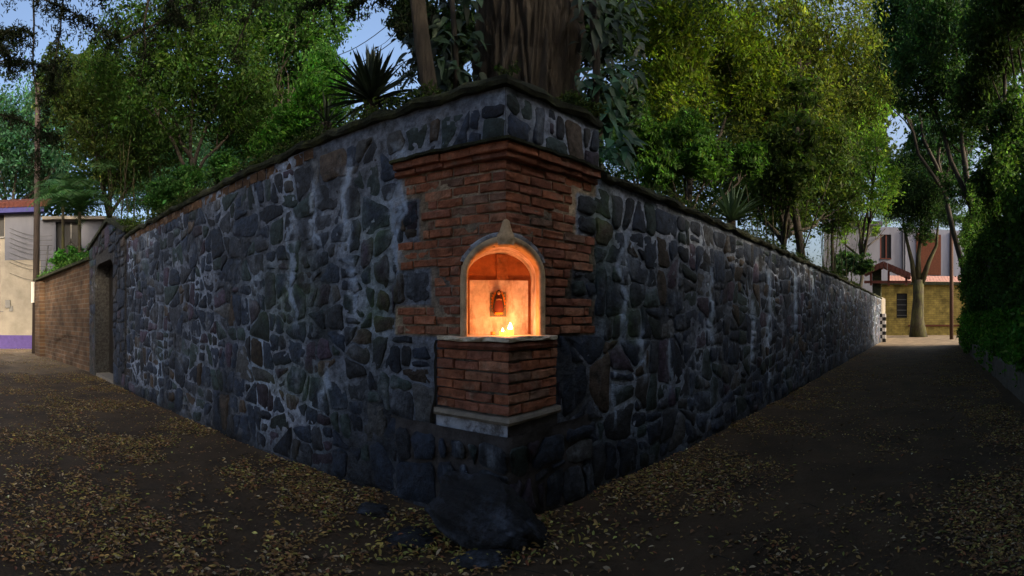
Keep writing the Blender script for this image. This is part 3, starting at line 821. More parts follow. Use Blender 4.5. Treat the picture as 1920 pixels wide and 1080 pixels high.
# figurine and candles
FS = 1.3
fg = empty('saint_figurine', NP(-.01, 1.70, BD-.07), 'small robed saint figurine in a golden oval halo at the back of the niche', 'figurine')
def lathe(mb, c, prof, n=12, sy=1.0):
    prof = [(r*FS, z*FS) for r, z in prof]
    b = len(mb.v)
    for r, z in prof:
        for a in range(n): t = 2*math.pi*a/n; mb.v.append(tuple(c+U*(r*math.cos(t))+bis*(r*sy*math.sin(t))+Vector((0,0,z)))); mb.c.append(mb.cur)
    for k in range(len(prof)-1):
        for a in range(n): mb.f.append((b+k*n+a, b+k*n+(a+1)%n, b+(k+1)*n+(a+1)%n, b+(k+1)*n+a))
    mb.f.append(tuple(b+a for a in reversed(range(n)))); mb.f.append(tuple(b+(len(prof)-1)*n+a for a in range(n)))
cf = NP(-.01, 1.70, BD-.095)
mb = MB(); lathe(mb, cf, [(.030,0),(.036,.02),(.033,.05),(.026,.08),(.022,.10),(.014,.118),(.008,.125)], sy=.6); mb.build('robe', M['robe'], fg, True)
mb = MB(); lathe(mb, cf+bis*.006, [(.038,.01),(.042,.04),(.036,.075),(.030,.105),(.020,.128),(.016,.145),(.004,.156)], sy=.45); mb.build('cloak', M['cloak'], fg, True)
mb = MB(); lathe(mb, cf-bis*.006+Vector((0,0,.157)), [(.004,0),(.011,.006),(.013,.014),(.010,.022),(.003,.027)], sy=.8); mb.build('head', M['skin'], fg, True)
mb = MB(); mb.tube([cf-bis*.026+U*.026+Vector((0,0,.112)), cf-bis*.036+Vector((0,0,.118)), cf-bis*.026-U*.026+Vector((0,0,.112))], [.006,.007,.006], 6); mb.build('folded_hands', M['skin'], fg, True)
mb = MB(); pts = [NP(-.01, 1.790, BD-.054)]
for i in range(48):
    t = 2*math.pi*i/48; r = 1.0 if i % 2 else .80
    pts.append(NP(-.01+.070*r*math.cos(t), 1.790+.125*r*math.sin(t), BD-.056))
mb.poly(pts+[p+bis*.008 for p in pts[1:]], [(0, 1+i, 1+(i+1)%48) for i in range(48)]+[(1+i, 49+i, 49+(i+1)%48, 1+(i+1)%48) for i in range(48)])
mb.build('golden_halo', M['gold'], fg)
mb = MB(); mb.box(NP(-.045, 1.682, BD-.125), U*.07, bis*.085, Vector((0,0,.016))); mb.build('bracket', M['gold'], fg)
FS = 1.0
def votive(u, dep, h, r, flame, label):
    e = empty('votive_candle', NP(u, 1.498, dep), label, 'candle')
    c = NP(u, 1.499, dep)
    mb = MB(); lathe(mb, c, [(r*.8,0),(r,.01),(r,h),(r*.92,h),(r*.9,h*.55)], 14); mb.build('candle_cup', M['glass' if flame else 'glassdark'], e, True)
    mb = MB(); lathe(mb, c+Vector((0,0,.004)), [(r*.7,0),(r*.86,h*.6),(r*.3,h*.62)], 14); mb.build('wax', M['wax'], e, True)
    if flame:
        f = Vector((0,0,h*.62)); mb = MB(); mb.tube([c+f, c+f+Vector((0,0,.012))], .0015, 5); mb.build('wick', M['black'], e)
        q_ = 1.0 if flame > 1.0 else .5
        mb = MB(); lathe(mb, c+f+Vector((0,0,.008)), [(a_*q_, b_*q_) for a_, b_ in [(.002,0),(.014,.010),(.020,.024),(.012,.044),(.001,.068)]], 10); fl = mb.build('flame', M['flame'], e, True)
        l = bpy.data.lights.new('candle_light', 'POINT'); l.energy = flame; l.color = (1, .27, .065); l.shadow_soft_size = .018
        lo = bpy.data.objects.new('candle_light', l); COL.objects.link(lo); lo.location = c+f+Vector((0,0,.075))-bis*.0
votive(.065, .20, .055, .030, 1.35, 'lit votive candle with the bright flame, rightmost on the niche sill')
votive(-.005, .16, .038, .028, .8, 'low lit votive candle between the other two on the niche sill')
votive(-.075, .30, .03, .022, 0, 'unlit low votive cup, leftmost on the niche sill')

# ------------------------------------------------------------------ ground
def gz(x, y): return .02*fbm(x*.35, y*.35, 2)+.008*fbm(x*2, y*2, 5)
mb = MB()
xs = np.concatenate([[-400, -120, -60], np.linspace(-40, -9, 40), np.linspace(-8.8, 12, 130), np.linspace(12.5, 50, 45), [70, 140, 400]])
ys = np.concatenate([[-400, -100, -40, -15], np.linspace(-8, 0.6, 20), np.linspace(.8, 10, 95), np.linspace(10.4, 40, 50), [50, 80, 150, 400]])
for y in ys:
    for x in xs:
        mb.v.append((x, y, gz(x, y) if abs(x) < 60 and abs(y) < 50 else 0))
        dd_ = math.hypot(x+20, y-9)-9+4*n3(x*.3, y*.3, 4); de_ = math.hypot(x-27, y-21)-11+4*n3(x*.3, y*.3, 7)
        lit_ground = min(1, max(0, -dd_/4, -de_/4)); mb.c.append(tuple(Vector((.066,.043,.024)).lerp(Vector((.19,.145,.095)), lit_ground)))  # light pools at the two lane ends painted into the ground colour
nx = len(xs)
for j in range(len(ys)-1):
    for i in range(nx-1): a = j*nx+i; mb.f.append((a, a+1, a+nx+1, a+nx))
M['ground'] = mat('packed_earth_lane', attr=True, rough=.85, var=.5, scale=1.4, bump=.8, bscale=18, second=((.075,.055,.036), 2.6, .52, .75), bdist=.03)
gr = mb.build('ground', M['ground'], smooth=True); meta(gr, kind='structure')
# fallen leaves
def wall_dist(x, y):
    p = Vector((x, y, 0))-C; a, b = p.dot(nL), p.dot(nR)
    return max(a, b), (p.dot(dL), p.dot(dR)), a, b
pts = []
HB = Vector((7.67, 3.42, 0)); HD = Vector((.805, .593, 0)).normalized(); HN = Vector((-HD.y, HD.x, 0))
while len(pts) < 68000:
    r_ = 1.9+ (random.random()**1.35)*22; t = random.uniform(-1.2, 1.2)
    x, y = r_*math.sin(t), r_*math.cos(t)
    wd, (sl_, sr_), a, b = wall_dist(x, y)
    if wd < .03: continue
    dh = (Vector((x, y, 0))-HB).dot(HN)
    if dh < .2: continue
    if x < 1.5 and t < .1:
        dens = .95*math.exp(-max(0, wd-.7)/1.9) + .18
        if r_ < 3.0: dens *= .45
    else:
        dens = .85*math.exp(-wd/1.1)+.65*math.exp(-((dh-.7)/.9)**2)+.10
        if 1.6 < dh < 3.2 and x > 2: dens *= .6
    dens *= min(1, max(.05, .42+1.7*n3(x*.8, y*.8, 8)+.9*n3(x*3, y*3, 2)))
    if r_ > 13: dens *= .55
    if random.random() < dens: pts.append((x, y, gz(x, y)+random.uniform(.004, .022)))
P = np.array(pts); n = len(P)
pal = np.array([(.33,.21,.075),(.42,.34,.10),(.25,.135,.065),(.16,.10,.06),(.25,.27,.07),(.42,.33,.21),(.27,.10,.05)])
ci = rng.choice(7, n, p=[.22,.12,.23,.18,.07,.13,.05]); cols = pal[ci]*np.exp(rng.normal(size=(n,1))*.30)
nr = np.hypot(P[:,0], P[:,1])
me = leaves_mesh(P, np.where(rng.random(n) < .35, rng.uniform(.012, .025, n), rng.uniform(.022, .056, n))*np.where(rng.random(n) < .03, 1.5, 1.0), np.clip(cols, .01, .7), 'leaf', flat=.88, aspect=.42)
lf = link('fallen_leaves', me, M['litter']); meta(lf, 'yellow and brown fallen leaves strewn over the lane and along the wall foot', 'leaves', kind='stuff')

# leaves drifted round the boulder and rocks
bp_ = []
while len(bp_) < 900:
    px_ = random.gauss(905, 130); d_ = random.uniform(2.95, 3.75); q = pt(px_, d_)
    if wall_dist(q.x, q.y)[0] > .12: bp_.append((q.x, q.y, gz(q.x, q.y)+random.uniform(.006, .05)))
B_ = np.array(bp_); nb_ = len(B_); cb_ = pal[rng.choice(7, nb_, p=[.25,.30,.08,.05,.25,.05,.02])]*np.exp(rng.normal(size=(nb_,1))*.3)
o = link('drifted_leaves', leaves_mesh(B_, rng.uniform(.03, .06, nb_), np.clip(cb_, .01, .7), 'leaf', flat=.7, aspect=.42), M['litter']); meta(o, 'yellow-green leaves drifted round the boulder at the wall corner', 'leaves', kind='stuff')
# twigs among the litter
mb = MB()
for _ in range(420):
    i = random.randrange(n); p = Vector(P[i]); a = random.uniform(0, 6.28); l = random.uniform(.08, .3)
    q = p+Vector((math.cos(a)*l, math.sin(a)*l, random.uniform(0,.01))); m_ = p.lerp(q, .5)+Vector((random.uniform(-.02,.02), random.uniform(-.02,.02), .012))
    if wall_dist(q.x, q.y)[0] < .05: continue
    mb.tube([p+Vector((0,0,.006)), m_, q+Vector((0,0,.006))], [.004,.0035,.002], 4)
tw = mb.build('fallen_twigs', M['barkdark']); meta(tw, 'thin dead twigs scattered among the fallen leaves on the lane', 'twigs', kind='stuff')
# boulder and flat rocks
def rock(name, c, sx, sy, sz, rot, seed, label, m='boulder', sub=5, shear=0, group=None, sink=.25):
    bm = bmesh.new(); bmesh.ops.create_icosphere(bm, subdivisions=sub, radius=1)
    cr_, sr_ = math.cos(rot), math.sin(rot); rr = random.Random(seed)
    planes = [(Vector((rr.uniform(-1,1), rr.uniform(-1,1), rr.uniform(-.5,1))).normalized(), rr.uniform(.55, .82)) for _ in range(12)]
    for v in bm.verts:
        p = v.co.copy()
        for nn, dd in planes:
            q = p.dot(nn)
            if q > dd: p -= nn*(q-dd)*.97
        p += v.co*(.16*fbm(v.co.x*1.6+seed, v.co.y*1.6, v.co.z*1.6)+.07*abs(fbm(v.co.x*4.5, v.co.y*4.5+seed, v.co.z*4.5))+.03*fbm(v.co.x*11, v.co.y*11+seed, v.co.z*11))
        x, y, z = p.x*sx, p.y*sy, p.z*sz - shear*p.x*sx
        v.co = Vector((x*cr_-y*sr_, x*sr_+y*cr_, z)) 
    me = bpy.data.meshes.new(name); bm.to_mesh(me); bm.free()
    o = link(name, me, M[m], smooth=True); o.location = Vector(c)+Vector((0,0,sz*(1-sink)))
    meta(o, label, 'rock', group); return o
rock('boulder', pt(925, 3.27), .55, .27, .27, -.05, 3, 'large dark boulder lying on the ground below the brick shrine', shear=.36, sink=.36)
rock('rock', pt(770, 3.30), .22, .16, .040, .3, 8, 'flat dark rock half buried in leaves beside the boulder', shear=0, sink=.5)
rock('rock', pt(700, 3.78), .20, .13, .05, -.4, 12, 'low angular rock at the foot of the high wall, ringed with yellow leaves', sink=.5)
rock('rock', pt(905, 3.02), .24, .12, .045, .1, 18, 'thin pale rock slab poking out under the front of the boulder', sink=.5)

# ------------------------------------------------------------------ vegetation builders
def branch_path(a, b, n=6, wob=.12, sag=0):
    a, b = Vector(a), Vector(b); L_ = (b-a).length; ph = random.uniform(0, 9); out = []
    for i in range(n+1):
        t = i/n; p = a.lerp(b, t); k = math.sin(math.pi*t)
        p += Vector((n3(ph, t*2.2, 1), n3(ph, t*2.2, 5), n3(ph, t*2.2, 9)*.5))*wob*L_*k + Vector((0,0,-sag*k))
        out.append(p)
    return out
CL = {}
def crown_points(blobs, n, clump=.13, per=45, hollow=.35):
    """leaf centres in clumps spread through ellipsoids [(centre, radius vec)]"""
    vols = np.array([b[1][0]*b[1][1]*b[1][2] for b in blobs])**.75; vols = vols/vols.sum(); P = []
    for (c, r), v in zip(blobs, vols):
        m = max(30, int(n*v)); nc = max(4, m//per)
        d = rng.normal(size=(nc, 3)); d /= np.linalg.norm(d, axis=1)[:,None]
        rad = (hollow+(1-hollow)*rng.random(nc)**.6)*(.82+.3*rng.random(nc))
        cc = np.array(c)+d*rad[:,None]*np.array(r)
        idx = rng.integers(0, nc, m); sg = clump*min(r)*(.5+rng.random(nc))
        off = rng.normal(size=(m, 3))*sg[idx][:,None]*np.array([1.25, 1.25, .6])
        P.append(cc[idx]+off)
    return np.concatenate(P)
def blob(px, py, d, rpx, fl=1.0, dd=1.0):
    r = rpx*K*d; c = pt(px, d, zat(py, d)); return (tuple(c), (r, r*dd, r*fl))
def tree(name, label, base, blobs, n, lsize, col, trunk=(.15, .05), limbs=5, m='leaf', bark='barkdark', group=None, aspect=.42, shape='diamond', minz=None, cat='tree', wob=.10, clump=.16, extra_limbs=None, var=.38, down=.0, fork=.5, maxz=None, avoid=None, lean=None):
    base = Vector(base); e = empty(name, base, label, cat, group)
    cs = [Vector(b[0]) for b in blobs]
    top = lean if lean else Vector((sum(c.x for c in cs)/len(cs)*.6+base.x*.4, sum(c.y for c in cs)/len(cs)*.6+base.y*.4, max(base.z+1.5, min(c.z for c in cs)*.8)))
    mb = MB(); pth = branch_path(base-Vector((0,0,.1)), top, 7, wob*.6)
    mb.tube(pth, [trunk[0]*(1.25 if i == 0 else 1-.35*i/7) for i in range(8)], 10)
    mb.build('trunk', M[bark], e, True)
    for c, b in zip(cs, blobs):
        mb = MB(); st = pth[-1].lerp(pth[-3], random.random()*fork)
        p2 = branch_path(st, c, 6, wob*1.6); mb.tube(p2, [trunk[0]*.55*(1-i/7.5) + trunk[1]*.2 for i in range(7)], 7)
        for _ in range(limbs):
            dv = Vector((random.gauss(0,1), random.gauss(0,1), random.gauss(0,.8))).normalized()
            q = c+Vector((dv.x*b[1][0], dv.y*b[1][1], dv.z*b[1][2]))*.85
            if avoid is not None and avoid(np.array([tuple(q)]))[0]: continue
            p3 = branch_path(p2[random.randint(3, 5)], q, 4, .2); mb.tube(p3, [trunk[1]*.5*(1-i/5)+.004 for i in range(5)], 5)
        mb.build('limb', M[bark], e, True)
    P = crown_points(blobs, int(n*1.5), clump*.85)
    if minz is not None: P = P[P[:,2] > minz]
    if maxz is not None: P = P[P[:,2] < maxz]
    if avoid is not None: P = P[~avoid(P)]
    k = len(P)
    q3 = np.floor(P/(lsize*5)).astype(int); hsh = (q3[:,0]*73856093 ^ q3[:,1]*19349663 ^ q3[:,2]*83492791) % 997
    tab = rng.normal(size=(997, 3)); tab[:,2] -= .5; tv = np.exp(rng.normal(size=(997,1))*.28)
    me = leaves_mesh(P, np.exp(rng.normal(size=k)*.32)*lsize*1.2, np.clip(tint(k, col, var)*tv[hsh], .002, .6), shape, flat=.25, dirs=tab[hsh]*.8+rng.normal(size=(k,3))*.6, aspect=aspect)
    link('crown', me, M[m], e)
    return e
def behind_wall(P):
    """points in front of the garden side of the walls (over the lanes)"""
    q = P[:,:2]-np.array([C.x, C.y]); a = q@np.array([nL.x, nL.y]); b = q@np.array([nR.x, nR.y])
    return (np.maximum(a, b) > -.45) & (P[:,2] < 5.5)
def skygap(P):
    """clearing in the canopy seen above the tall spiky plant"""
    b = np.arctan2(P[:,0], P[:,1])/K+960; dist = np.hypot(P[:,0], P[:,1]); y = 596-(P[:,2]-EYE)/dist/K
    g = ((b-700)/62)**2+((y-92)/48)**2 < 1+.5*np.sin(b*.11)*np.cos(y*.13)
    g |= ((b-1683)/22)**2+((y-245)/38)**2 < .9+.6*np.sin(b*.31)*np.cos(y*.23)
    return g & (rng.random(len(b)) < .93)
def topleft(P):
    b = np.arctan2(P[:,0], P[:,1])/K+960; y = 596-(P[:,2]-EYE)/np.hypot(P[:,0], P[:,1])/K
    return (b+y*1.0 < 215+40*np.sin(b*.05)) & (rng.random(len(b)) < .93)
av = lambda P: behind_wall(P) | skygap(P) | topleft(P)

GREEN, OLIVE, BRIGHT, DARK, TEAL = (.038,.078,.018), (.082,.125,.016), (.050,.135,.025), (.022,.042,.016), (.040,.105,.062)
G1 = 'trees in the garden behind the high wall'; G2 = 'trees in the garden behind the long low wall'
tree('tree', 'slim tree with straight dark trunk above the middle of the high wall', pt(380, 13.5), [blob(300,190,14,95), blob(410,120,14,105), blob(340,60,14,100), blob(450,215,14.5,80), blob(240,110,14.5,90)], 26000, .10, GREEN, (.11,.05), group=G1, avoid=av)
tree('tree', 'leafy green tree between the slim tree and the spiky yucca', pt(470, 16), [blob(540,120,16,95), blob(580,40,15,90), blob(490,230,17,80), blob(520,20,15,80), blob(450,30,16,80)], 24000, .11, (.042,.100,.026), (.13,.06), group=G1, avoid=av)
tree('tree', 'bright green young tree just left of the spiky yucca', pt(590, 11.5), [blob(600,195,11.5,55), blob(560,240,11.5,50), blob(520,275,12,45), blob(610,140,12,45)], 15000, .085, BRIGHT, (.07,.03), group=G1, avoid=av)
tree('tree', 'olive drooping tree above the gabled gateway', pt(190, 17), [blob(190,230,17,80), blob(230,300,17,65), blob(150,160,17,85), blob(290,280,17,60)], 20000, .10, (.055,.085,.022), (.12,.05), group=G1, avoid=av)
tree('tree', 'dark tree crown behind the house with the blue fascia', pt(20, 27), [blob(40,240,27,90), blob(0,320,27,60), blob(90,330,28,50), blob(-30,260,27,60)], 14000, .17, TEAL, (.2,.08), group=G1)
tree('tree', 'blue-green background tree low over the high wall coping', pt(400, 24), [blob(330,330,24,55), blob(430,290,24,60), blob(520,260,24,60), blob(260,350,25,50), blob(480,190,25,70)], 16000, .15, TEAL, (.15,.06), group=G1, avoid=av)
tree('tree', 'small bush-like tree leaning over the coping near the gateway', pt(345, 12), [blob(350,345,12,32), blob(300,365,12.3,30), blob(420,315,11,30)], 9000, .07, (.06,.15,.04), (.05,.02), group=G1, avoid=av)
# far woods that close the view behind both gardens
for k, (px, py, d, r) in enumerate([(60,330,40,90),(200,300,38,110),(340,230,36,120),(480,160,36,110),(590,190,34,80),(120,120,38,120)]):
    pass
tree('tree', 'pale yellow-green spreading tree right of the huge trunk', pt(1290, 14), [blob(1240,90,13,90), blob(1330,60,14,95), blob(1270,190,13,75), blob(1220,20,13,80), blob(1390,130,14.5,85)], 27000, .10, OLIVE, (.12,.05), group=G2, avoid=av)
tree('tree', 'tall tree with forking dark limbs above the long low wall', pt(1497, 16), [blob(1440,60,15,85), blob(1560,60,16,90), blob(1500,180,16,85), blob(1600,160,18,75), blob(1420,240,15.5,70)], 26000, .10, (.085,.115,.025), (.17,.09), bark='barkdark', group=G2, avoid=av, lean=pt(1497, 15, zat(110, 15)), fork=.3)
tree('tree', 'bright green low tree just behind the low wall near the corner', pt(1300, 10), [blob(1320,300,10.5,45), blob(1240,320,10.5,40), blob(1200,260,11,45), blob(1290,250,11,40), blob(1400,300,11,35)], 15000, .08, (.050,.115,.024), (.06,.03), group=G2, avoid=av)
tree('tree', 'dense dark tree above the smaller green agave', pt(1440, 13.5), [blob(1500,330,13,45), blob(1490,250,13,45), blob(1510,170,13.5,35), blob(1450,330,14,80), blob(1530,290,18,80), blob(1480,400,17,55), blob(1390,350,17,55), blob(1560,380,20,60)], 24000, .12, (.045,.075,.02), (.14,.06), group=G2, avoid=av)
tree('tree', 'yellow-green tree above the white house and the lane end', pt(1600, 26), [blob(1610,260,26,60), blob(1640,340,28,55), blob(1590,360,27,50), blob(1640,200,27,50), blob(1600,405,30,38), blob(1660,395,60,30), blob(1635,425,34,22), blob(1570,430,29,28)], 14000, .16, (.12,.22,.04), (.16,.07), group=G2, avoid=av)
tree('tree', 'sparse teal tree between the huge trunk and the pale tree', pt(1200, 20), [blob(1170,290,20,50), blob(1200,200,20,60), blob(1250,260,21,60)], 8000, .13, TEAL, (.12,.05), group=G2, avoid=av)

# backing woods beyond both gardens, far enough to read as masses
def woods(name, px0, px1, d, label, col, n, top):
    bl = [blob(px, top+random.uniform(-40, 60)+(k%3)*70, d+random.uniform(-3, 4), 85) for k, px in enumerate(np.linspace(px0, px1, 14))]
    P = crown_points(bl, n, .2); P = P[~skygap(P)&~topleft(P)]; k = len(P)
    o = link(name, leaves_mesh(P, rng.uniform(.25, .6, k), tint(k, col, .4)), M['leaf'])
    meta(o, label, 'woods', kind='stuff')
woods('distant_foliage', 20, 600, 36, 'far mass of dark foliage closing the view over the high wall', (.03,.06,.028), 60000, 190)
woods('distant_foliage', 1190, 1640, 38, 'far mass of olive foliage closing the view over the low wall', (.05,.075,.025), 60000, 190)

tree('tree', 'dark leafy tree standing behind the huge trunk and the yucca', pt(900, 9.5), [blob(850,70,9,60), blob(830,180,9,50), blob(1120,60,9,60), blob(1150,190,9,50), blob(1110,290,8.5,26), blob(780,40,9.5,45)], 15000, .10, (.018,.035,.022), (.14,.06), group=G2, avoid=av)
# the huge trunk behind the corner
tb = pt(972, 5.5)
big = empty('old_tree', tb, 'huge ridged tree trunk rising right behind the wall corner', 'tree')
mb = MB(); n = 300; lv = 200
for j in range(lv+1):
    z_ = -.05+9.0*j/lv
    cx = tb.x + .02*z_; cy = tb.y
    for i in range(n):
        a = 2*math.pi*i/n
        rr = .60+.18*math.exp(-z_/1.2)+.03*math.sin(3*a+1)
        aw = a+.06*n3(a*3, z_*1.3, 7); rd_ = abs(n3(aw*9, z_*1.5, 3)); rr += .10*(rd_*2-.5)+.05*abs(n3(a*20, z_*4.5, 8))+.022*n3(a*38, z_*11, 2)
        mb.v.append((cx+rr*math.cos(a), cy+rr*math.sin(a), z_)); mb.c.append((1,1,1))
for j in range(lv):
    for i in range(n): mb.f.append((j*n+i, j*n+(i+1)%n, (j+1)*n+(i+1)%n, (j+1)*n+i))
mb.build('trunk', M['bark'], big, True)
cb = [((tb.x-2.5, tb.y-1.0, 9.2), (2.6,2.2,1.3)), ((tb.x+1.5, tb.y+1.5, 10.0), (3.0,2.4,1.6)), ((tb.x-5, tb.y+2.0, 9.4), (2.4,2.2,1.3)), ((tb.x+4, tb.y+4, 10.5), (2.5,2.5,1.3))]
for c, r in cb:
    mb = MB(); mb.tube(branch_path((tb.x, tb.y, 6.8), c, 6, .12), [.22,.19,.16,.13,.10,.06,.03], 8); mb.build('limb', M['bark'], big, True)
P = crown_points(cb, 26000, .2); k = len(P)
link('crown', leaves_mesh(P, rng.uniform(.08,.15,k), tint(k, DARK)), M['leaf'], big)
# drooping dark sprays entering the top of the view
def spray(e, start, end, n, size, col, spread=.35, name='branch', hang=.5, mt='leaf', aspect=.30, rad=.02):
    mb = MB(); path = branch_path(start, end, 9, .10, 0); mb.tube(path, [rad*(1-i/11) for i in range(10)], 6)
    P = []
    for _ in range(max(6, n//26)):
        t = random.uniform(.15, 1)**.8; i = min(8, int(t*9)); a = path[i].lerp(path[i+1], t*9-i)
        dv = Vector((random.gauss(0,1), random.gauss(0,1), random.gauss(0,.5)-hang)).normalized()*spread*random.uniform(.5, 1.3)
        tw = branch_path(a, a+dv, 4, .15, .03); mb.tube(tw, [rad*.22, rad*.2, rad*.15, rad*.1, rad*.06], 4)
        for q in range(26):
            u = random.random(); b = tw[min(3, int(u*4))].lerp(tw[min(3, int(u*4))+1], u*4 % 1)
            P.append(tuple(b+Vector((random.gauss(0,.05), random.gauss(0,.05), random.gauss(0,.05)))*spread*2))
    mb.build(name, M['barkdark'], e, True)
    P = np.array(P); P = P[~skygap(P)]; k = len(P)
    link('foliage', leaves_mesh(P, rng.uniform(.7, 1.2, k)*size, tint(k, col, .3), 'leaf', down=.4, aspect=aspect), M[mt], e)
def blobat(px, py, d): return pt(px, d, zat(py, d))
for a, b, n_ in (((820,-60,7), (640,20,6.6), 900), ((820,-40,6.4), (735,70,6.0), 700), ((760,-80,7), (560,20,7.2), 800), ((820,0,6.5),(770,150,6.3), 500)):
    spray(big, blobat(*a), blobat(*b), n_, .085, (.020,.032,.016), .32)
# overhanging tree on the opposite side of the left lane, its dark branches crossing the top
ov = empty('overhanging_tree', (-11.5, -1.0, 0), 'dark narrow-leaved tree overhanging the lane and the house from above', 'tree')
mb = MB(); mb.tube(branch_path((-11.5,-1.0,-.1), (-10.5,2.0,7.5), 7, .06), [.3,.27,.25,.23,.21,.19,.17,.15], 10); mb.build('trunk', M['barkdark'], ov, True)
for a, b, n_ in (((-120,120,11),(130,130,11),1500), ((-100,60,10),(60,60,10),1500), ((-60,-60,10),(230,75,9.5),1700), ((130,-60,9.5),(90,200,10),1300),
                 ((230,75,9.5),(410,-5,9),700), ((-50,200,11),(110,260,11),1000), ((0,-80,10),(190,-10,9),1400), ((300,-60,8.5),(340,50,8.5),700),
                 ((60,-50,10),(70,330,11),1100), ((500,-60,9),(430,130,9.5),260), ((280,-40,9),(260,160,9.5),420), ((-30,20,9),(30,130,9),1200)):
    spray(ov, blobat(*a), blobat(*b), n_, .095, (.018,.026,.014), .42, aspect=.26, rad=.03)
P = crown_points([((-11,0,10.5),(4,4,2.2)), ((-8,3.5,10.8),(3,3,1.6))], 16000, .2); k = len(P)
link('crown', leaves_mesh(P, rng.uniform(.08,.15,k), tint(k, DARK)), M['leaf'], ov)

# leaning second stem behind the wall
st = empty('slender_tree', pt(800, 4.9), 'smooth slender grey-brown stem standing left of the huge trunk', 'tree')
mb = MB(); mb.tube([blobat(808, 330, 4.75), blobat(806, 170, 4.75), blobat(793, 90, 4.75), blobat(783, 0, 4.8), blobat(775,-150,4.9), blobat(772,-330,5)], [.10,.092,.088,.084,.08,.075], 14)
mb.build('trunk', M['bark'], st, True)
P = crown_points([((pt(772,5.0).x, pt(772,5.0).y, 7.8),(1.2,1.2,.6))], 2500, .2); k = len(P)
link('crown', leaves_mesh(P, rng.uniform(.08,.13,k), tint(k, DARK)), M['leaf'], st)

# climbing philodendron: large leaves, each its own part
def big_leaf(e, base, dirv, L_, W_, col, fold=.25, droop=.35, name='leaf', tipw=.5):
    d = Vector(dirv).normalized(); up = Vector((random.gauss(0,.3), -.7+random.gauss(0,.3), .6)).normalized()
    s_ = d.cross(up).normalized(); nn = s_.cross(d).normalized(); mb = MB(); mb.cur = col; base = Vector(base)
    prof = [(0,.02),(.08,.62),(.25,1.0),(.48,.92),(.72,.6),(.9,.24),(1.0,.02)]; rows = []
    for t, w_ in prof:
        c = base + d*(L_*t) - Vector((0,0,droop*L_*t*t)) 
        rows.append([c - s_*W_*w_*.5 + nn*W_*w_*fold*.5, c, c + s_*W_*w_*.5 + nn*W_*w_*fold*.5])
    b = 0
    for r in rows:
        for q in r: mb.v.append(tuple(q)); mb.c.append(col)
    for i in range(len(rows)-1):
        a = i*3; mb.f += [(a, a+1, a+4, a+3), (a+1, a+2, a+5, a+4)]
    return mb.build(name, M['leafglossy'], e, True)
def philo(px0, px1, py0, py1, d0, d1, n_, lab, base_px, size=.24, col=(.030,.055,.038)):
    e = empty('climbing_philodendron', pt(base_px, d0), lab, 'climbing plant', 'big-leaved climbers on the old trunk')
    mb = MB(); mb.tube([blobat(base_px, 300, d0+.15), blobat(base_px+6, 120, d0+.12), blobat(base_px-5, -40, d0+.12)], .03, 7); mb.build('stem', M['barkdark'], e, True)
    for _ in range(n_):
        px = random.uniform(px0, px1); py = random.uniform(py0, py1); d = random.uniform(d0, d1)
        v = random.uniform(.5, 1.7)
        big_leaf(e, blobat(px, py, d), (random.gauss(0,.6)+(px-base_px)*.006, random.gauss(-.4,.3), random.gauss(-.5,.4)), size*random.uniform(.45,1.25), size*random.uniform(.28,.55), tuple(x*v for x in col))
philo(820, 900, -40, 165, 4.75, 5.0, 100, 'climbing plant with broad dark leaves between the slender stem and the huge trunk', 850, .18, (.020,.042,.020))
philo(1085, 1205, -40, 150, 4.8, 5.6, 170, 'broad-leaved climber hanging from the right flank of the huge trunk', 1110, .19, (.026,.048,.026))
philo(1075, 1180, 120, 300, 4.8, 5.4, 120, 'lower green climber spilling over the raised wall corner', 1115, .22, (.028,.085,.045))
philo(760, 850, 60, 180, 4.9, 5.4, 60, 'dark broad-leaved plant behind the slender stem', 790, .2, (.020,.035,.028))

# yuccas and agave
def blades(name, c, n_, L_, W_, col, label, spread=1.25, trunk=0, cat='plant', m='leafglossy', group=None, up=.0):
    c = Vector(c); e = empty(name, c-Vector((0,0,trunk)), label, cat, group)
    if trunk: mb = MB(); mb.tube([c-Vector((0,0,trunk)), c], [.09,.08], 9); mb.build('stem', M['bark'], e, True)
    for i in range(n_):
        az = i*2.399+random.uniform(-.2,.2); t = (i+.5)/n_; el = R(88)-spread*t**.8+random.uniform(-.08,.08)+up
        d = Vector((math.cos(az)*math.cos(el), math.sin(az)*math.cos(el), math.sin(el))); s_ = d.cross(Vector((0,0,1))).normalized(); nn = s_.cross(d)
        l = L_*random.uniform(.8,1.1); mb = MB(); v = random.uniform(.7,1.4); mb.cur = tuple(x*v for x in col)
        rows = [(0,.5),(.2,.9),(.5,1),(.8,.6),(1,.03)]
        for q, (tt, w_) in enumerate(rows):
            p = c+d*l*tt - Vector((0,0,.12*l*tt**2.5*math.cos(el)))
            for sgn in (-1,0,1): mb.v.append(tuple(p+s_*sgn*W_*w_*.5+nn*abs(sgn)*W_*w_*.22)); mb.c.append(mb.cur)
        for q in range(4): a = q*3; mb.f += [(a,a+1,a+4,a+3),(a+1,a+2,a+5,a+4)]
        mb.build('leaf', M[m], e, False)
    return e
blades('yucca', blobat(697, 190, 5.1), 110, .60, .055, (.022,.034,.026), 'dark spiky yucca standing behind the high wall against the sky gap', 1.75, trunk=3.6, up=.1)
blades('yucca', blobat(612, 232, 5.6), 26, .40, .030, (.03,.045,.03), 'small ragged yucca low on the coping left of the big dark yucca', 2.0, trunk=3.6)
blades('agave', blobat(1372, 415, 8.6), 46, .74, .085, (.075,.125,.075), 'pale green agave with upright blades behind the low wall', 1.35, trunk=3.2)

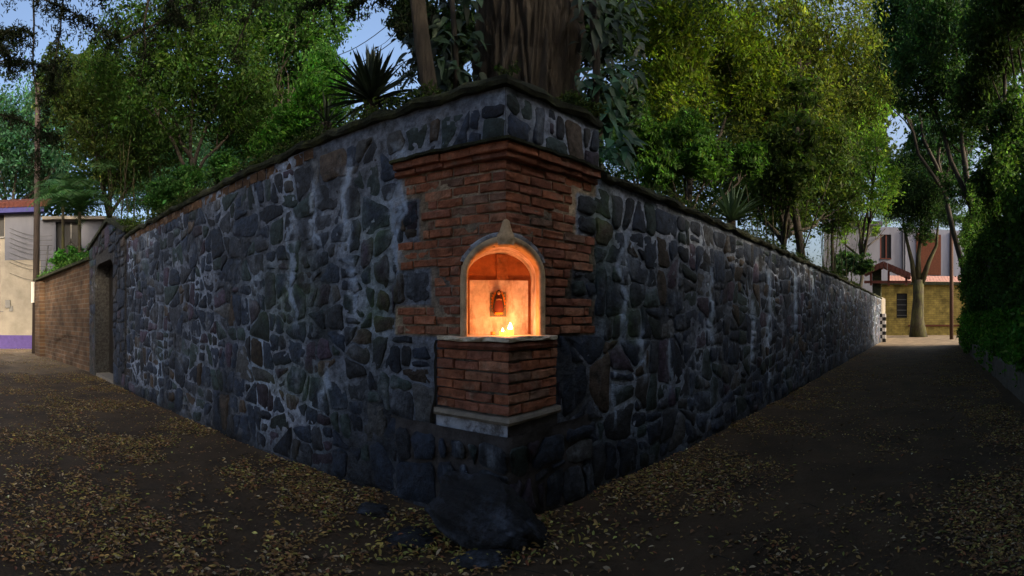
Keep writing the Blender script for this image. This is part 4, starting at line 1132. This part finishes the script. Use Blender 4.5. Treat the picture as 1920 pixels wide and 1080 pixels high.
# ------------------------------------------------------------------ left end: gateway, brick wall, house, pole, palms
FLw = FL
s0g, s1g = S_L_END+.003, FL.s_of(172)[0]; sp = FL.s_of(207)[0]
gate = empty('stone_gateway', FL.p(s0g, 0), 'gabled dark stone gateway with a narrow recessed door at the end of the high wall', 'gateway')
sd0, sd1 = FL.s_of(216)[0], FL.s_of(183)[0]; DH = 3.15
mb = MB(); mb.cur = (.055,.055,.06)
mb.box(FL.p(s0g, -.1, -.5), dL*(sd0-s0g), nL*.55, Vector((0,0,DH+.1))); mb.build('jamb', M['mortar'], gate)
mb = MB(); mb.cur = (.06,.058,.055)
mb.box(FL.p(sd1, -.1, -.5), dL*(s1g-sd1), nL*.57, Vector((0,0,DH+.1))); mb.build('jamb', M['mortar'], gate)
zE = 3.75; zP = zat(416, FL.s_of(207)[1])
mb = MB(); mb.cur = (.05,.05,.052)
prof = [(s0g, DH+.003), (s1g, DH+.003), (s1g, zE), (sp, zP), (s0g, zE-.1)]
mb.poly([FL.p(a, z, .05) for a, z in prof]+[FL.p(a, z, -.5) for a, z in prof], [(4,3,2,1,0), (5,6,7,8,9)]+[(i, (i+1)%5, 5+(i+1)%5, 5+i) for i in range(5)])
mb.build('gable', M['mortar'], gate)
for a0, z0, a1, z1 in ((s0g-.1, zE-.13, sp, zP+.003), (sp, zP+.003, s1g+.1, zE-.06)):
    mb = MB(); p0, p1 = FL.p(a0, z0, .12), FL.p(a1, z1, .12)
    mb.box(p0, p1-p0, -nL*.72, Vector((0,0,.10))); mb.build('gable_coping', M['moss'], gate)
for x, y, poly in masonry(s0g-.0, s1g, .05, zP-.1, .09, 91):
    w0 = (zP-y)/(zP-zE)
    if sd0-.03 < x < sd1+.03 and y < DH+.22: continue
    if y > zE-.15 and (x < s0g+(sp-s0g)*(1-max(0,w0)+.25) or x > s1g-(s1g-sp)*(1-max(0,w0)+.25)): continue
    poly = clip(poly, 1, 0, sd0-.02) if x < sd0 and y < DH+.2 else clip(poly, -1, 0, -(sd1+.02)) if x > sd1 and y < DH+.2 else poly
    if y > DH+.2: poly = clip(poly, 0, -1, -(DH+.16))
    if len(poly) < 3 or area(poly) < .003: continue
    mb = MB(); FG = Face(FL.o+FL.n*.055, FL.d, FL.n); add_stone(mb, FG, poly, random.Random(int(x*1000+y*77))); mb.build('stone', M['stone'], gate, smooth=True)
for side_ in (0, 1):
    mb = MB(); mb.cur = (.05,.05,.052)
    cx_ = sd0 if side_ == 0 else sd1
    q = [(cx_, DH-.30)]+[((sd0+.34*(1-math.cos(math.pi/2*i/6))) if side_ == 0 else (sd1-.34*(1-math.cos(math.pi/2*i/6))), DH-.30+.30*math.sin(math.pi/2*i/6)) for i in range(7)]+[(cx_, DH+.001)]
    mb.poly([FL.p(a, z, .048) for a, z in q]+[FL.p(a, z, -.3) for a, z in q], [tuple(range(9)), tuple(range(17, 8, -1))]+[(i, (i+1)%9, 9+(i+1)%9, 9+i) for i in range(9)])
    mb.build('arch_spandrel', M['mortar'], gate)
n_ = 6; pw = (sd1-sd0)/n_
for i in range(n_):
    mb = MB(); mb.box(FL.p(sd0+i*pw+.006, 0, -.40+.003*(i%2)), dL*(pw-.012), nL*.05, Vector((0,0,DH))); mb.build('door_plank', M['wood'], gate)
mb = MB(); mb.box(FL.p(sd0+.01, -.02, -.5), dL*(sd1-sd0-.02), nL*.55, Vector((0,0,.10))); mb.build('threshold', M['greystone'], gate)
P = []
for _ in range(900):
    P.append(tuple(FL.p(random.gauss(FL.s_of(232)[0], .35), zE+.05+abs(random.gauss(0,.12)), random.uniform(-.5,.1))))
o = link('gable_moss', leaves_mesh(np.array(P), rng.uniform(.04,.09,900), tint(900, (.06,.10,.02))), M['leaf'], gate); o['kind'] = 'stuff'

bw0, bw1 = FL.p(s1g+.02, 0, .0), pt(74, 19.8)
FB = plane(bw0, bw1); LB = (bw1-bw0).length
bwall = empty('brick_wall', bw0, 'weathered tan brick wall with leaning mossy top beside the gateway', 'wall')
M['tanbrick'] = brickmat('tan_brick', (.14,.08,.042), (.085,.05,.03), (.14,.11,.08), 1.5, tuple(FB.d))
mb = MB()
def topz(a): return 3.42-.12*a+.05*n3(a*4, 1, 1)
def fn(a, b): 
    s_ = a*LB; z_ = -.1+b*(topz(a)+.1); dz = ((s_-LB*.42)/1.6)**2+((z_-.75+.12*(s_-LB*.3))/.33)**2
    return FB.p(s_, z_, fbm(s_*2, z_*2, 1)*.03 - (.14*max(0, 1-dz)**.5 if dz < 1 else 0))
grid_sheet(mb, fn, 70, 40); mb.build('brickwork', M['tanbrick'], bwall, True)
mb = MB(); mb.poly([FB.p(0,-.1,-.05), FB.p(LB,-.1,-.05), FB.p(LB,-.1,-.4), FB.p(0,-.1,-.4), FB.p(0,topz(0),-.05), FB.p(LB,topz(1),-.05), FB.p(LB,topz(1),-.4), FB.p(0,topz(0),-.4)],
    [(0,3,2,1),(4,5,6,7),(0,1,5,4),(1,2,6,5),(2,3,7,6),(3,0,4,7)]); mb.build('wall_body', M['tanbrick'], bwall)
mb = MB(); mb.box(FB.p(LB-.95, -.1, .0), FB.d*.9, FB.n*.22, Vector((0,0,3.3))); mb.build('pilaster', M['tanbrick'], bwall)
mb = MB(); mb.poly([FB.p(-.02,topz(0)-.02,.12), FB.p(LB,topz(1)-.02,.26), FB.p(LB,topz(1)-.02,-.45), FB.p(-.02,topz(0)-.02,-.45), FB.p(-.02,topz(0)+.07,.12), FB.p(LB,topz(1)+.07,.26), FB.p(LB,topz(1)+.07,-.45), FB.p(-.02,topz(0)+.07,-.45)],
    [(0,3,2,1),(4,5,6,7),(0,1,5,4),(1,2,6,5),(2,3,7,6),(3,0,4,7)]); mb.build('coping', M['moss'], bwall)
P = np.array([tuple(FB.p(random.uniform(0, LB), 3.4+.03+abs(random.gauss(0,.10))*(2.0 if random.random() < .3 else 1), random.uniform(-.4,.15))) for _ in range(3500)])
P[:,2] -= .12*((P[:,0]-bw0.x)/(bw1.x-bw0.x)); me = leaves_mesh(P, rng.uniform(.05,.14,len(P)), tint(len(P), (.07,.16,.035), .4))
o = link('wall_top_weeds', me, M['leaf'], bwall); o['kind'] = 'stuff'
sh = pt(128, 17.4); 
tree('shrub', 'bright green shrub sitting on top of the tan brick wall', (sh.x, sh.y, 3.2), [blob(112,487,17.4,17), blob(140,478,17,15), blob(160,484,16.2,14)], 3200, .10, (.06,.20,.035), (.03,.015), limbs=3, cat='shrub')

# the house with the purple base
h0, h1 = pt(-70, 24.5), pt(215, 23.6); FH = plane(h0, h1); LH = (h1-h0).length
house = empty('house', h0, 'two-storey cream and grey house with purple base band and blue fascia', 'house')
def hs(px): return FH.s_of(px)[0]
HZ = 7.25; sS = hs(76)
def facade(mb, F, s0, s1, z0, z1, wins, th=.25):
    """wall split round rectangular openings; wins [(a,b,c,d)] sorted by s"""
    x = s0
    for a, b, c, d in wins:
        mb.box(F.p(x, z0), F.d*(a-x), -F.n*th, Vector((0,0,z1-z0)))
        mb.box(F.p(a, z0), F.d*(b-a), -F.n*th, Vector((0,0,c-z0)))
        mb.box(F.p(a, d), F.d*(b-a), -F.n*th, Vector((0,0,z1-d))); x = b
    mb.box(F.p(x, z0), F.d*(s1-x), -F.n*th, Vector((0,0,z1-z0)))
mb = MB(); facade(mb, FH, 0, sS, -.1, HZ, [(0.3, hs(8), zat(446, 24.3), zat(404, 24.3))]); mb.build('wall', M['cream'], house)
wz0, wz1 = zat(503, 23.9), zat(418, 23.9); wa, wb = hs(105), hs(147)
mb = MB(); facade(mb, FH, sS+.003, LH, -.1, HZ-.4, [(wa, wb, wz0, wz1)]); mb.build('wall', M['greypaint'], house)
mb = MB(); mb.box(FH.p(0,-.1,.002), FH.d*sS, FH.n*.03, Vector((0,0,.82))); mb.build('base_band', M['purple'], house)
# upper storey paint of the cream side is a grey coat
mb = MB(); mb.box(FH.p(hs(9), 4.75, .001), FH.d*(sS-hs(9)), FH.n*.012, Vector((0,0,HZ-4.76))); mb.build('grey_upper_coat', M['greypaint'], house)
mb = MB(); mb.box(FH.p(-.3, HZ-.02, -.1), FH.d*(sS+.5), FH.n*.5, Vector((0,0,.34))); mb.build('fascia', M['bluefascia'], house)
mb = MB()
for i in range(22):
    a = -.3+i*(sS+.6)/22; mb = MB(); mb.tube([FH.p(a+.2, HZ+.38, .48), FH.p(a+.2, HZ+1.2, -2.2)], .17, 8); mb.build('roof_tile', M['rooftile'], house)
mb = MB(); mb.box(FH.p(sS+.1, HZ-.42, -.3), FH.d*(LH-sS), FH.n*.6, Vector((0,0,.16))); mb.build('eave', M['greystone'], house)
mb = MB(); mb.box(FH.p(-.3, 0, -.3), FH.d*(LH), -FH.n*5, Vector((0,0,HZ-.6))); mb.build('house_body', M['greypaint'], house)
for (a, b, c, d) in ((.3, hs(8), zat(446,24.3), zat(404,24.3)), (wa, wb, wz0, wz1)):
    mb = MB(); mb.box(FH.p(a, c, -.2), FH.d*(b-a), -FH.n*.04, Vector((0,0,d-c))); wn = mb.build('window', M['darkvoid'], house)
    mb = MB()
    for q in range(1, 3): mb.box(FH.p(a+(b-a)*q/3-.03, c, -.17), FH.d*.06, -FH.n*.03, Vector((0,0,d-c)))
    mb.box(FH.p(a, c-.08, -.1), FH.d*(b-a), FH.n*.18, Vector((0,0,.077))); mb.build('window_frame', M['metal'], wn)

pole = empty('utility_pole', pt(68, 20.6), 'tall dark wooden utility pole in front of the house by the brick wall', 'pole')
mb = MB(); mb.tube([pt(66, 20.6, -.2), pt(69, 20.6, 6), pt(71, 20.6, 12.5)], [.17,.15,.12], 12); mb.build('shaft', M['pole'], pole, True)
mb = MB(); mb.cbox(pt(61.5, 20.4, zat(548,20.4)), .12, .10, .95, 0); mb.build('cable_guard', M['white'], pole)
mast = empty('service_mast', pt(16, 24.2), 'thin metal service mast with a meter box on the cream house front', 'mast')
mb = MB(); mb.tube([pt(12, 24.05, .0), pt(14, 24.05, 2.2), pt(20, 24.05, zat(423, 24.05))], .05, 8); mb.build('conduit', M['metal'], mast, True)
mb = MB(); mb.cbox(pt(15, 23.95, zat(570, 24)), .26, .2, .42, .9); mb.cbox(pt(21, 23.95, zat(579, 24)), .2, .18, .28, .9); mb.build('meter_box', M['metal'], mast)
mb = MB(); mb.tube([pt(12.5, 24.0, zat(584,24)), pt(-20, 24.0, zat(584,24))], .03, 6); mb.build('side_pipe', M['metal'], mast)
wr = empty('service_cables', pt(40, 23.5, 5), 'sagging thin cables strung between the service mast and the low rod', 'cables')
for k, py in enumerate((428, 436, 446, 455, 463, 474, 485, 492, 512)):
    mb = MB(); pth = []
    for i in range(11):
        t = i/10; px = 18+(98-18)*t; d = 23.9-(.6*t); pth.append(blobat(px, py+14*t+6*math.sin(math.pi*t), d))
    mb.tube(pth, .014, 4); mb.build('cable', M['wire'], wr)
rod = MB(); rod.tube([blobat(86, 512, 21.5), blobat(90, 460, 21.5)], .045, 7); ro = rod.build('fence_rod', M['metal'], None, True); meta(ro, 'short metal rod standing up behind the brick wall, carrying cables', 'rod')

# sky cables
cbl = empty('overhead_cables', (0, 20, 9), 'thin overhead cables crossing the patch of sky above the yucca', 'cables')
for a, b in (((600,140,26),(760,60,20)), ((600,112,26),(760,20,20)), ((600,160,26),(800,95,20))):
    mb = MB(); A_, B_ = blobat(*a), blobat(*b); pth = [A_.lerp(B_, i/10)-Vector((0,0,.5*math.sin(math.pi*i/10))) for i in range(11)]
    mb.tube(pth, .018, 4); mb.build('cable', M['wire'], cbl)

# palms and bamboo
def palm(px, py, d, basez, nfr, L_, label, col=(.055,.13,.05), rise=.5, group='feathery palms behind the tan brick wall', stem=.07):
    c = blobat(px, py, d); e = empty('palm', (c.x, c.y, basez), label, 'palm', group)
    mb = MB(); mb.tube([(c.x+.1, c.y, basez), (c.x+.02, c.y, (basez+c.z)/2), tuple(c)], [stem*1.2, stem, stem*.9], 9); mb.build('stem', M['barkgreen'], e, True)
    for i in range(nfr):
        az = i*2.399; el = R(78)-rise*1.6*(i/nfr)+random.uniform(-.1,.1); l = L_*random.uniform(.8,1.15)
        dh = Vector((math.cos(az), math.sin(az), 0)); path = []
        for q in range(11):
            t = q/10; path.append(c+dh*l*t*math.cos(el)*(1+.25*t)+Vector((0,0,l*t*math.sin(el)-.75*l*t*t*t)))
        mb = MB(); mb.cur = tuple(x*.8 for x in col); mb.tube(path, [.016*(1-q/12) for q in range(11)], 4)
        v = random.uniform(.6,1.4)
        for q in range(46):
            t = .12+.86*q/46; a = path[min(9, int(t*10))].lerp(path[min(9, int(t*10))+1], t*10%1)
            tg = (path[min(10, int(t*10)+1)]-path[int(t*10)]).normalized(); sd_ = tg.cross(Vector((0,0,1))).normalized()*(1 if q%2 else -1)
            ll = l*.30*math.sin(math.pi*min(1, t*.9+.12)); dd = (sd_*.9+tg*.55-Vector((0,0,.35))).normalized(); ww = tg*.016
            mb.cur = tuple(x*v*random.uniform(.8,1.2) for x in col)
            mb.poly([a-ww, a+ww, a+dd*ll*.6+ww*.8-Vector((0,0,.02)), a+dd*ll-Vector((0,0,.08*ll)), a+dd*ll*.6-ww*.8], [(0,1,2,3,4)])
        mb.build('frond', M['leaf'], e, False)
palm(149, 398, 16.5, 0, 24, 2.3, 'feathery palm with thin pale stem in front of the dark house window')
palm(118, 372, 18.5, 0, 20, 2.2, 'feathery palm beside the utility pole', (.04,.10,.045))
palm(205, 350, 17.5, 0, 22, 2.4, 'feathery palm above the pointed gateway', (.05,.11,.04))
palm(1560, 330, 20, 0, 20, 2.2, 'drooping palm behind the low wall near its far end', (.05,.09,.04), group='palms by the lane end')
def bamboo(px, d, n_, spread, h, label, g, col=(.10,.12,.06), py=None, leaf=(.05,.10,.03)):
    c = pt(px, d); e = empty('bamboo_clump', c, label, 'bamboo', g); P = []
    for i in range(n_):
        b = c+Vector((random.gauss(0,spread), random.gauss(0,spread), 0)); tp = b+Vector((random.gauss(0,.9), random.gauss(0,.6), h*random.uniform(.8,1.1)))
        mb = MB(); mb.cur = col; path = branch_path(b, tp, 8, .04); r = random.uniform(.025,.05)
        mb.tube(path, [r*(1-q/11) for q in range(9)], 7); mb.build('culm', M['barkgreen'], e, True)
        for q in range(140):
            t = random.uniform(.35, 1); a = path[min(7, int(t*8))].lerp(path[min(7, int(t*8))+1], t*8%1); P.append(tuple(a+Vector((random.gauss(0,.28),random.gauss(0,.28),random.gauss(0,.25)))))
    P = np.array(P); k = len(P); link('foliage', leaves_mesh(P, rng.uniform(.1,.2,k), tint(k, leaf), 'diamond', down=.5, aspect=.18), M['leaf'], e)
bamboo(235, 15.5, 14, .55, 7.5, 'bamboo clump with thin vertical canes just right of the gateway gable', 'bamboo clumps')
bamboo(1555, 20.5, 12, .55, 7, 'bamboo clump behind the low wall, left of the white house', 'bamboo clumps')
bamboo(1440, 13.5, 8, .5, 6.5, 'bamboo clump in dark shade behind the agave', 'bamboo clumps', leaf=(.03,.06,.02))
tree('shrub', 'glossy shrub topping the low wall in front of the white house', pt(1598, 23, 2.9), [blob(1585,493,23,22), blob(1610,497,23,22), blob(1570,505,22,14)], 3000, .16, (.05,.10,.045), (.03,.015), limbs=3, cat='shrub')

# ------------------------------------------------------------------ right end of the lane
FY = plane(pt(1655, 42), pt(1815, 43)); yw0 = FY.o
def ys_(px): return FY.s_of(px)[0]
ywall = empty('yellow_wall', yw0, 'yellow block wall with a barred window closing the far end of the lane', 'wall')
M['yellowblock'] = brickmat('yellow_block', (.31,.235,.06), (.26,.195,.05), (.20,.15,.05), 2.0, tuple(FY.d))
gwa, gwb, gz0, gz1 = ys_(1681), ys_(1701), zat(596, 42), zat(550, 42)
mb = MB(); facade(mb, FY, -.5, ys_(1850), -.1, zat(534,42), [(gwa, gwb, gz0, gz1)]); mb.build('blockwork', M['yellowblock'], ywall)
mb = MB(); mb.box(FY.p(gwa, gz0, -.15), FY.d*(gwb-gwa), -FY.n*.05, Vector((0,0,gz1-gz0))); win = mb.build('window', M['darkvoid'], ywall)
for i in range(4):
    mb = MB(); mb.box(FY.p(gwa+.05, gz0+.2+i*.5, -.1), FY.d*(gwb-gwa-.1), -FY.n*.03, Vector((0,0,.07))); mb.build('window_bar', M['metal'], win)
mb = MB(); mb.box(FY.p(ys_(1703), zat(612,42), .001), FY.d*(ys_(1800)-ys_(1703)), FY.n*.12, Vector((0,0,.14))); mb.build('string_course', M['terracotta'], ywall)
mb = MB(); mb.box(FY.p(-.6, zat(534,42)+.003, -.5), FY.d*(ys_(1850)+.6), FY.n*.85, Vector((0,0,.30))); mb.build('dark_coping', M['moss'], ywall)
wh = empty('white_house', pt(1660, 50), 'white house with brown window and terracotta panel above the yellow wall', 'house')
FW = plane(pt(1545, 47), pt(1825, 50)); 
def ws(px): return FW.s_of(px)[0]
D1 = 48.5
mb = MB(); facade(mb, FW, 0, ws(1648), -.1, zat(424, 47.5), []); mb.build('left_wing', M['whitewall'], wh)
mb = MB(); mb.box(FW.p(-.2, zat(424,47.5)+.003, -.3), FW.d*(ws(1654)+.2), FW.n*.6, Vector((0,0,.45))); mb.build('parapet_cap', M['greypaint'], wh)
FW2 = Face(FW.p(0, 0, -1.2), FW.d, FW.n)
ra, rb_, rc, rd2 = FW2.s_of(1650)[0], FW2.s_of(1671)[0], zat(486, 49.5), zat(442, 49.5)
mb = MB(); facade(mb, FW2, ws(1640), FW2.s_of(1830)[0], -.1, zat(430, 50), [(ra, rb_, rc, rd2)]); mb.build('wall', M['whitewall'], wh)
mb = MB(); mb.box(FW2.p(ra, rc, -.15), FW2.d*(rb_-ra), -FW2.n*.05, Vector((0,0,rd2-rc))); wn = mb.build('window', M['darkvoid'], wh)
mb = MB(); mb.box(FW2.p(ra, rc, -.05), FW2.d*.14, -FW2.n*.06, Vector((0,0,rd2-rc))); mb.box(FW2.p((ra+rb_)/2, rc, -.05), FW2.d*.14, -FW2.n*.06, Vector((0,0,rd2-rc))); mb.box(FW2.p(ra, rc-.1, -.05), FW2.d*(rb_-ra), FW2.n*.2, Vector((0,0,.097))); mb.build('window_frame', M['redframe'], wn)
mb = MB(); mb.box(FW2.p(FW2.s_of(1718)[0], zat(516,50), .001), FW2.d*(FW2.s_of(1764)[0]-FW2.s_of(1718)[0]), FW2.n*.10, Vector((0,0,zat(440,50)-zat(516,50)))); mb.build('terracotta_panel', M['terracotta'], wh)
for px in (1693, 1697, 1782):
    mb = MB(); a = FW2.s_of(px)[0]; mb.tube([FW2.p(a, zat(520,50), .08), FW2.p(a, zat(435,50), .08)], .07, 7); mb.build('downpipe', M['greypaint'], wh)
FP = Face(FY.p(0, 0, -.6), FY.d, FY.n)
mb = MB(); z0_ = zat(531, 43); A0, A1 = FP.s_of(1668)[0], FP.s_of(1825)[0]
for i in range(26):
    a = A0+(A1-A0)*i/26; w_ = (A1-A0)/26
    mb = MB(); mb.poly([FP.p(a, z0_, .0), FP.p(a+w_-.03, z0_, .0), FP.p(a+w_-.03, z0_+.95, -2.6), FP.p(a, z0_+.95, -2.6), FP.p(a, z0_-.08, .0), FP.p(a+w_-.03, z0_-.08, .0), FP.p(a+w_-.03, z0_+.87, -2.6), FP.p(a, z0_+.87, -2.6)],
        [(0,1,2,3),(7,6,5,4),(0,4,5,1),(1,5,6,2),(2,6,7,3),(3,7,4,0)]); mb.build('roof_tile', M['pink'], ywall)
# gate post, roofed gate at the end of the long wall
gp = empty('gate_canopy', FR.p(S_R_END+.5, 0, -.2), 'dark red tiled gate canopy on a concrete post at the end of the low wall', 'gate')
dE = FR.s_of(1652)[1]; pz = zat(503, dE)
mb = MB(); mb.box(FR.p(S_R_END+.01, -.1, -.62), dR*.55, nR*.60, Vector((0,0,pz+.1))); mb.build('post', M['moss'], gp)
mb = MB(); mb.box(FR.p(S_R_END+.6, -.1, -.42), dR*4.5, nR*.30, Vector((0,0,3.3))); mb.build('rendered_pier', M['cream'], gp)
cg = pt(1663, dE+2.2); zr = zat(506, dE+2)
X = pt(1706, dE+.2)-pt(1620, dE+.2); X.z = 0; Lx = X.length; X.normalize(); Y = Vector((-X.y, X.x, 0)); o_ = pt(1620, dE-.6, zat(511, dE-.3))
for i in range(12):
    w_ = Lx/12; a = o_+X*(i*w_)
    k0 = .75*(1-abs(i-5)/6.5); k1 = .75*(1-abs(i+1-5)/6.5)
    mb = MB(); q = [a+Vector((0,0,k0)), a+X*(w_-.02)+Vector((0,0,k1)), a+X*(w_-.02)+Y*2.6+Vector((0,0,k1+.15)), a+Y*2.6+Vector((0,0,k0+.15))]
    mb.poly(q+[p-Vector((0,0,.40)) for p in q], [(0,1,2,3),(7,6,5,4),(0,4,5,1),(1,5,6,2),(2,6,7,3),(3,7,4,0)]); mb.build('roof_tile', M['rooftile'], gp)
for t in (.12, .5, .88):
    mb = MB(); a = o_+X*Lx*t+Y*.3-Vector((0,0,.9)); mb.box(a, X*.16, Y*.16, Vector((0,0,1.0))); mb.build('roof_prop', M['redframe'], gp)
mb = MB(); mb.box(o_+Y*.3-Vector((0,0,.75)), X*Lx, Y*.14, Vector((0,0,.18))); mb.build('roof_beam', M['redframe'], gp)
# checkered post
ck = empty('checkered_post', pt(1655, dE-1.2), 'black and white checkered guard post at the far corner of the low wall', 'post')
cp = pt(1654.5, dE-.9); hh = zat(588, dE-.9)/8
for r_ in range(8):
    for c_ in range(2):
        mb = MB(); px_ = cp+dR.cross(Vector((0,0,1)))*(.24*(c_-.5)*1.0)
        mb.cbox(px_+Vector((0,0,hh*(r_+.5))), .24, .22, hh-.004, -TR+R(0)); mb.build('block', M['black'] if (r_+c_)%2 else M['white'], ck)
# lane-end forked tree
ft = pt(1722, 38.5); e = empty('forked_tree', ft, 'forked mossy tree standing before the yellow wall at the lane end', 'tree')
D2 = 38.5
def bpx(px, py): return pt(px, D2, zat(py, D2))
mb = MB(); mb.tube([pt(1722, D2, -.2), bpx(1720,600), bpx(1722,560), bpx(1722,525)], [.85,.58,.48,.46], 14); mb.build('trunk', M['barkgreen'], e, True)
for a in ([(1716,530),(1710,490),(1700,450),(1692,400)], [(1728,530),(1742,490),(1756,460),(1760,400)], [(1722,525),(1722,480),(1728,430),(1726,380)]):
    mb = MB(); mb.tube([bpx(*q) for q in a], [.30,.20,.14,.08], 9); mb.build('limb', M['barkgreen'], e, True)
P = crown_points([blob(1700,370,D2,42), blob(1745,360,D2,40), blob(1720,310,D2,45), blob(1690,320,D2,35), blob(1675,390,D2,22), blob(1755,400,D2,25), blob(1725,420,D2,28), blob(1700,430,D2-2,14), blob(1705,360,D2,58), blob(1745,385,D2,40), blob(1785,400,D2-3,28), blob(1775,330,D2-3,38), blob(1735,440,D2,18)], 62000, .2); P = P[~skygap(P)]; k = len(P)
link('crown', leaves_mesh(P, rng.uniform(.14,.26,k), tint(k, (.025,.055,.022))), M['leaf'], e)
pl2 = empty('lane_pole', pt(1784, 34), 'thin rusty pole at the far end of the ivy hedge', 'pole')
mb = MB(); mb.tube([pt(1784,34,-.1), pt(1784,34,9)], .15, 10); mb.build('shaft', M['polered'], pl2, True)

# ivy hedge on the right
hedge = empty('ivy_hedge', HB, 'tall ivy-covered hedge bank lining the right edge of the lane', 'hedge')
HL0, HL1 = -9.5, 18.5
FHd = Face(HB, HD, HN)
mb = MB()
for i in range(46):
    a = HL0+(HL1-HL0)*i/46; w_ = (HL1-HL0)/46
    for j in range(2):
        mb = MB(); hh = .33; off = (w_/2 if j else 0)
        mb.box(FHd.p(a+off+.01, -.1+j*hh, -.55+random.uniform(-.02,.02)), HD*(w_-.02), HN*.5, Vector((0,0,hh-.008))); mb.build('kerb_block', M['greystone'], hedge)
mb = MB(); mb.box(FHd.p(HL0, -.1, -1.0), HD*(HL1-HL0), HN*.4, Vector((0,0,5.0))); mb.build('backing_wall', M['darkplaster'], hedge)  # backing added behind the ivy to stop light leaking through
n_ = 90000; s_ = HL0+(HL1-HL0)*rng.random(n_)
zt_ = 7.5*rng.random(n_)**.9
bul = np.array([fbm(a*.5, b*.5, 3)*.7+n3(a*1.7, b*1.7, 1)*.25 for a, b in zip(s_, zt_)])
hang = np.array([n3(a*1.2, 2, 2)*.25 for a in s_])
of = -.38+bul+rng.normal(size=n_)*.10 - .12*np.maximum(0, zt_-4)*.3
ok = zt_ > .14+hang*1.4; s_, zt_, of = s_[ok], zt_[ok], of[ok]
of = np.minimum(of, .16+.16*rng.random(len(of)))
P = np.array([HB.x, HB.y, 0])+s_[:,None]*np.array(HD)+of[:,None]*np.array(HN); P[:,2] = zt_
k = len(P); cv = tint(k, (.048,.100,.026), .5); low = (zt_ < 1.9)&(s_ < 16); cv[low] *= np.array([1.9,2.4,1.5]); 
link('ivy', leaves_mesh(P, rng.uniform(.07,.16,k), np.clip(cv,0,.4), 'leaf', down=.6, aspect=.62), M['leaf'], hedge)
G3 = 'trees rising out of the ivy hedge'
def hb(px, py, d, r): return blob(px, py, d, r)
tree('tree', 'dark tree above the near end of the ivy hedge', FHd.p(4, 0, -1.6), [hb(1880,60,13,80), hb(1840,180,15,60), hb(1900,250,12,60), hb(1930,-20,11,90), hb(1870,350,14,50)], 30000, .10, (.028,.055,.020), (.2,.08), group=G3, avoid=skygap)
tree('tree', 'dark leaning tree over the middle of the lane', FHd.p(11, 0, -1.6), [hb(1790,90,19,85), hb(1730,150,20,70), hb(1810,230,20,65), hb(1770,20,19,80), hb(1800,350,22,40)], 30000, .12, (.026,.060,.022), (.22,.08), group=G3, avoid=skygap)
tree('tree', 'blue-green tree above the far end of the ivy hedge', FHd.p(17, 0, -1.2), [hb(1690,60,24,70), hb(1740,260,26,50), hb(1780,300,28,45), hb(1660,120,24,55), hb(1730,20,24,70)], 26000, .15, (.024,.065,.032), (.2,.08), group=G3, avoid=skygap)

# unseen trees added to shade the junction and cut its skylight
G4 = 'unseen trees added for shade on the near side of the junction'
tree('added_shade_tree', 'unseen broad tree added for shade behind the viewpoint beside the hedge end', (4.5,-4.5,0), [((4,-4,6.5),(3.2,2.6,2.6)), ((1.5,-5.5,7.5),(3.2,2.4,2.4)), ((6.5,-1.5,8),(2.5,2.2,2.4)), ((3.5,-5,4.2),(2.6,1.8,1.8))], 30000, .17, DARK, (.3,.12), group=G4)
tree('added_shade_tree', 'unseen round tree added for shade at the mouth of the left-hand lane', (-2.5,-7.5,0), [((-2.5,-7,6),(3.2,2.4,2.6)), ((-.5,-7,9),(3,2.4,2.2)), ((-5,-7,7),(2.6,2.2,2.2)), ((-1.5,-7,3.6),(2.6,1.8,1.6))], 28000, .17, DARK, (.3,.12), group=G4)

def over_canopy(P):
    d = np.hypot(P[:,0], P[:,1]); return (P[:,2]-EYE)/np.maximum(d, .1) < .74
tree('added_shade_tree', 'unseen wide canopy tree added over the junction to cut the skylight', (1.5,-9.0,0), [((-3.5,1.5,9.5),(3.6,3.2,1.3)), ((3.5,2.0,9.8),(3.6,3.2,1.3)), ((0,-3,10),(4,3.5,1.5)), ((8,4.5,13.5),(4,3.5,1.5)), ((-8.5,4,13),(4,3.5,1.5))], 11000, .17, DARK, (.35,.14), group=G4, avoid=over_canopy)
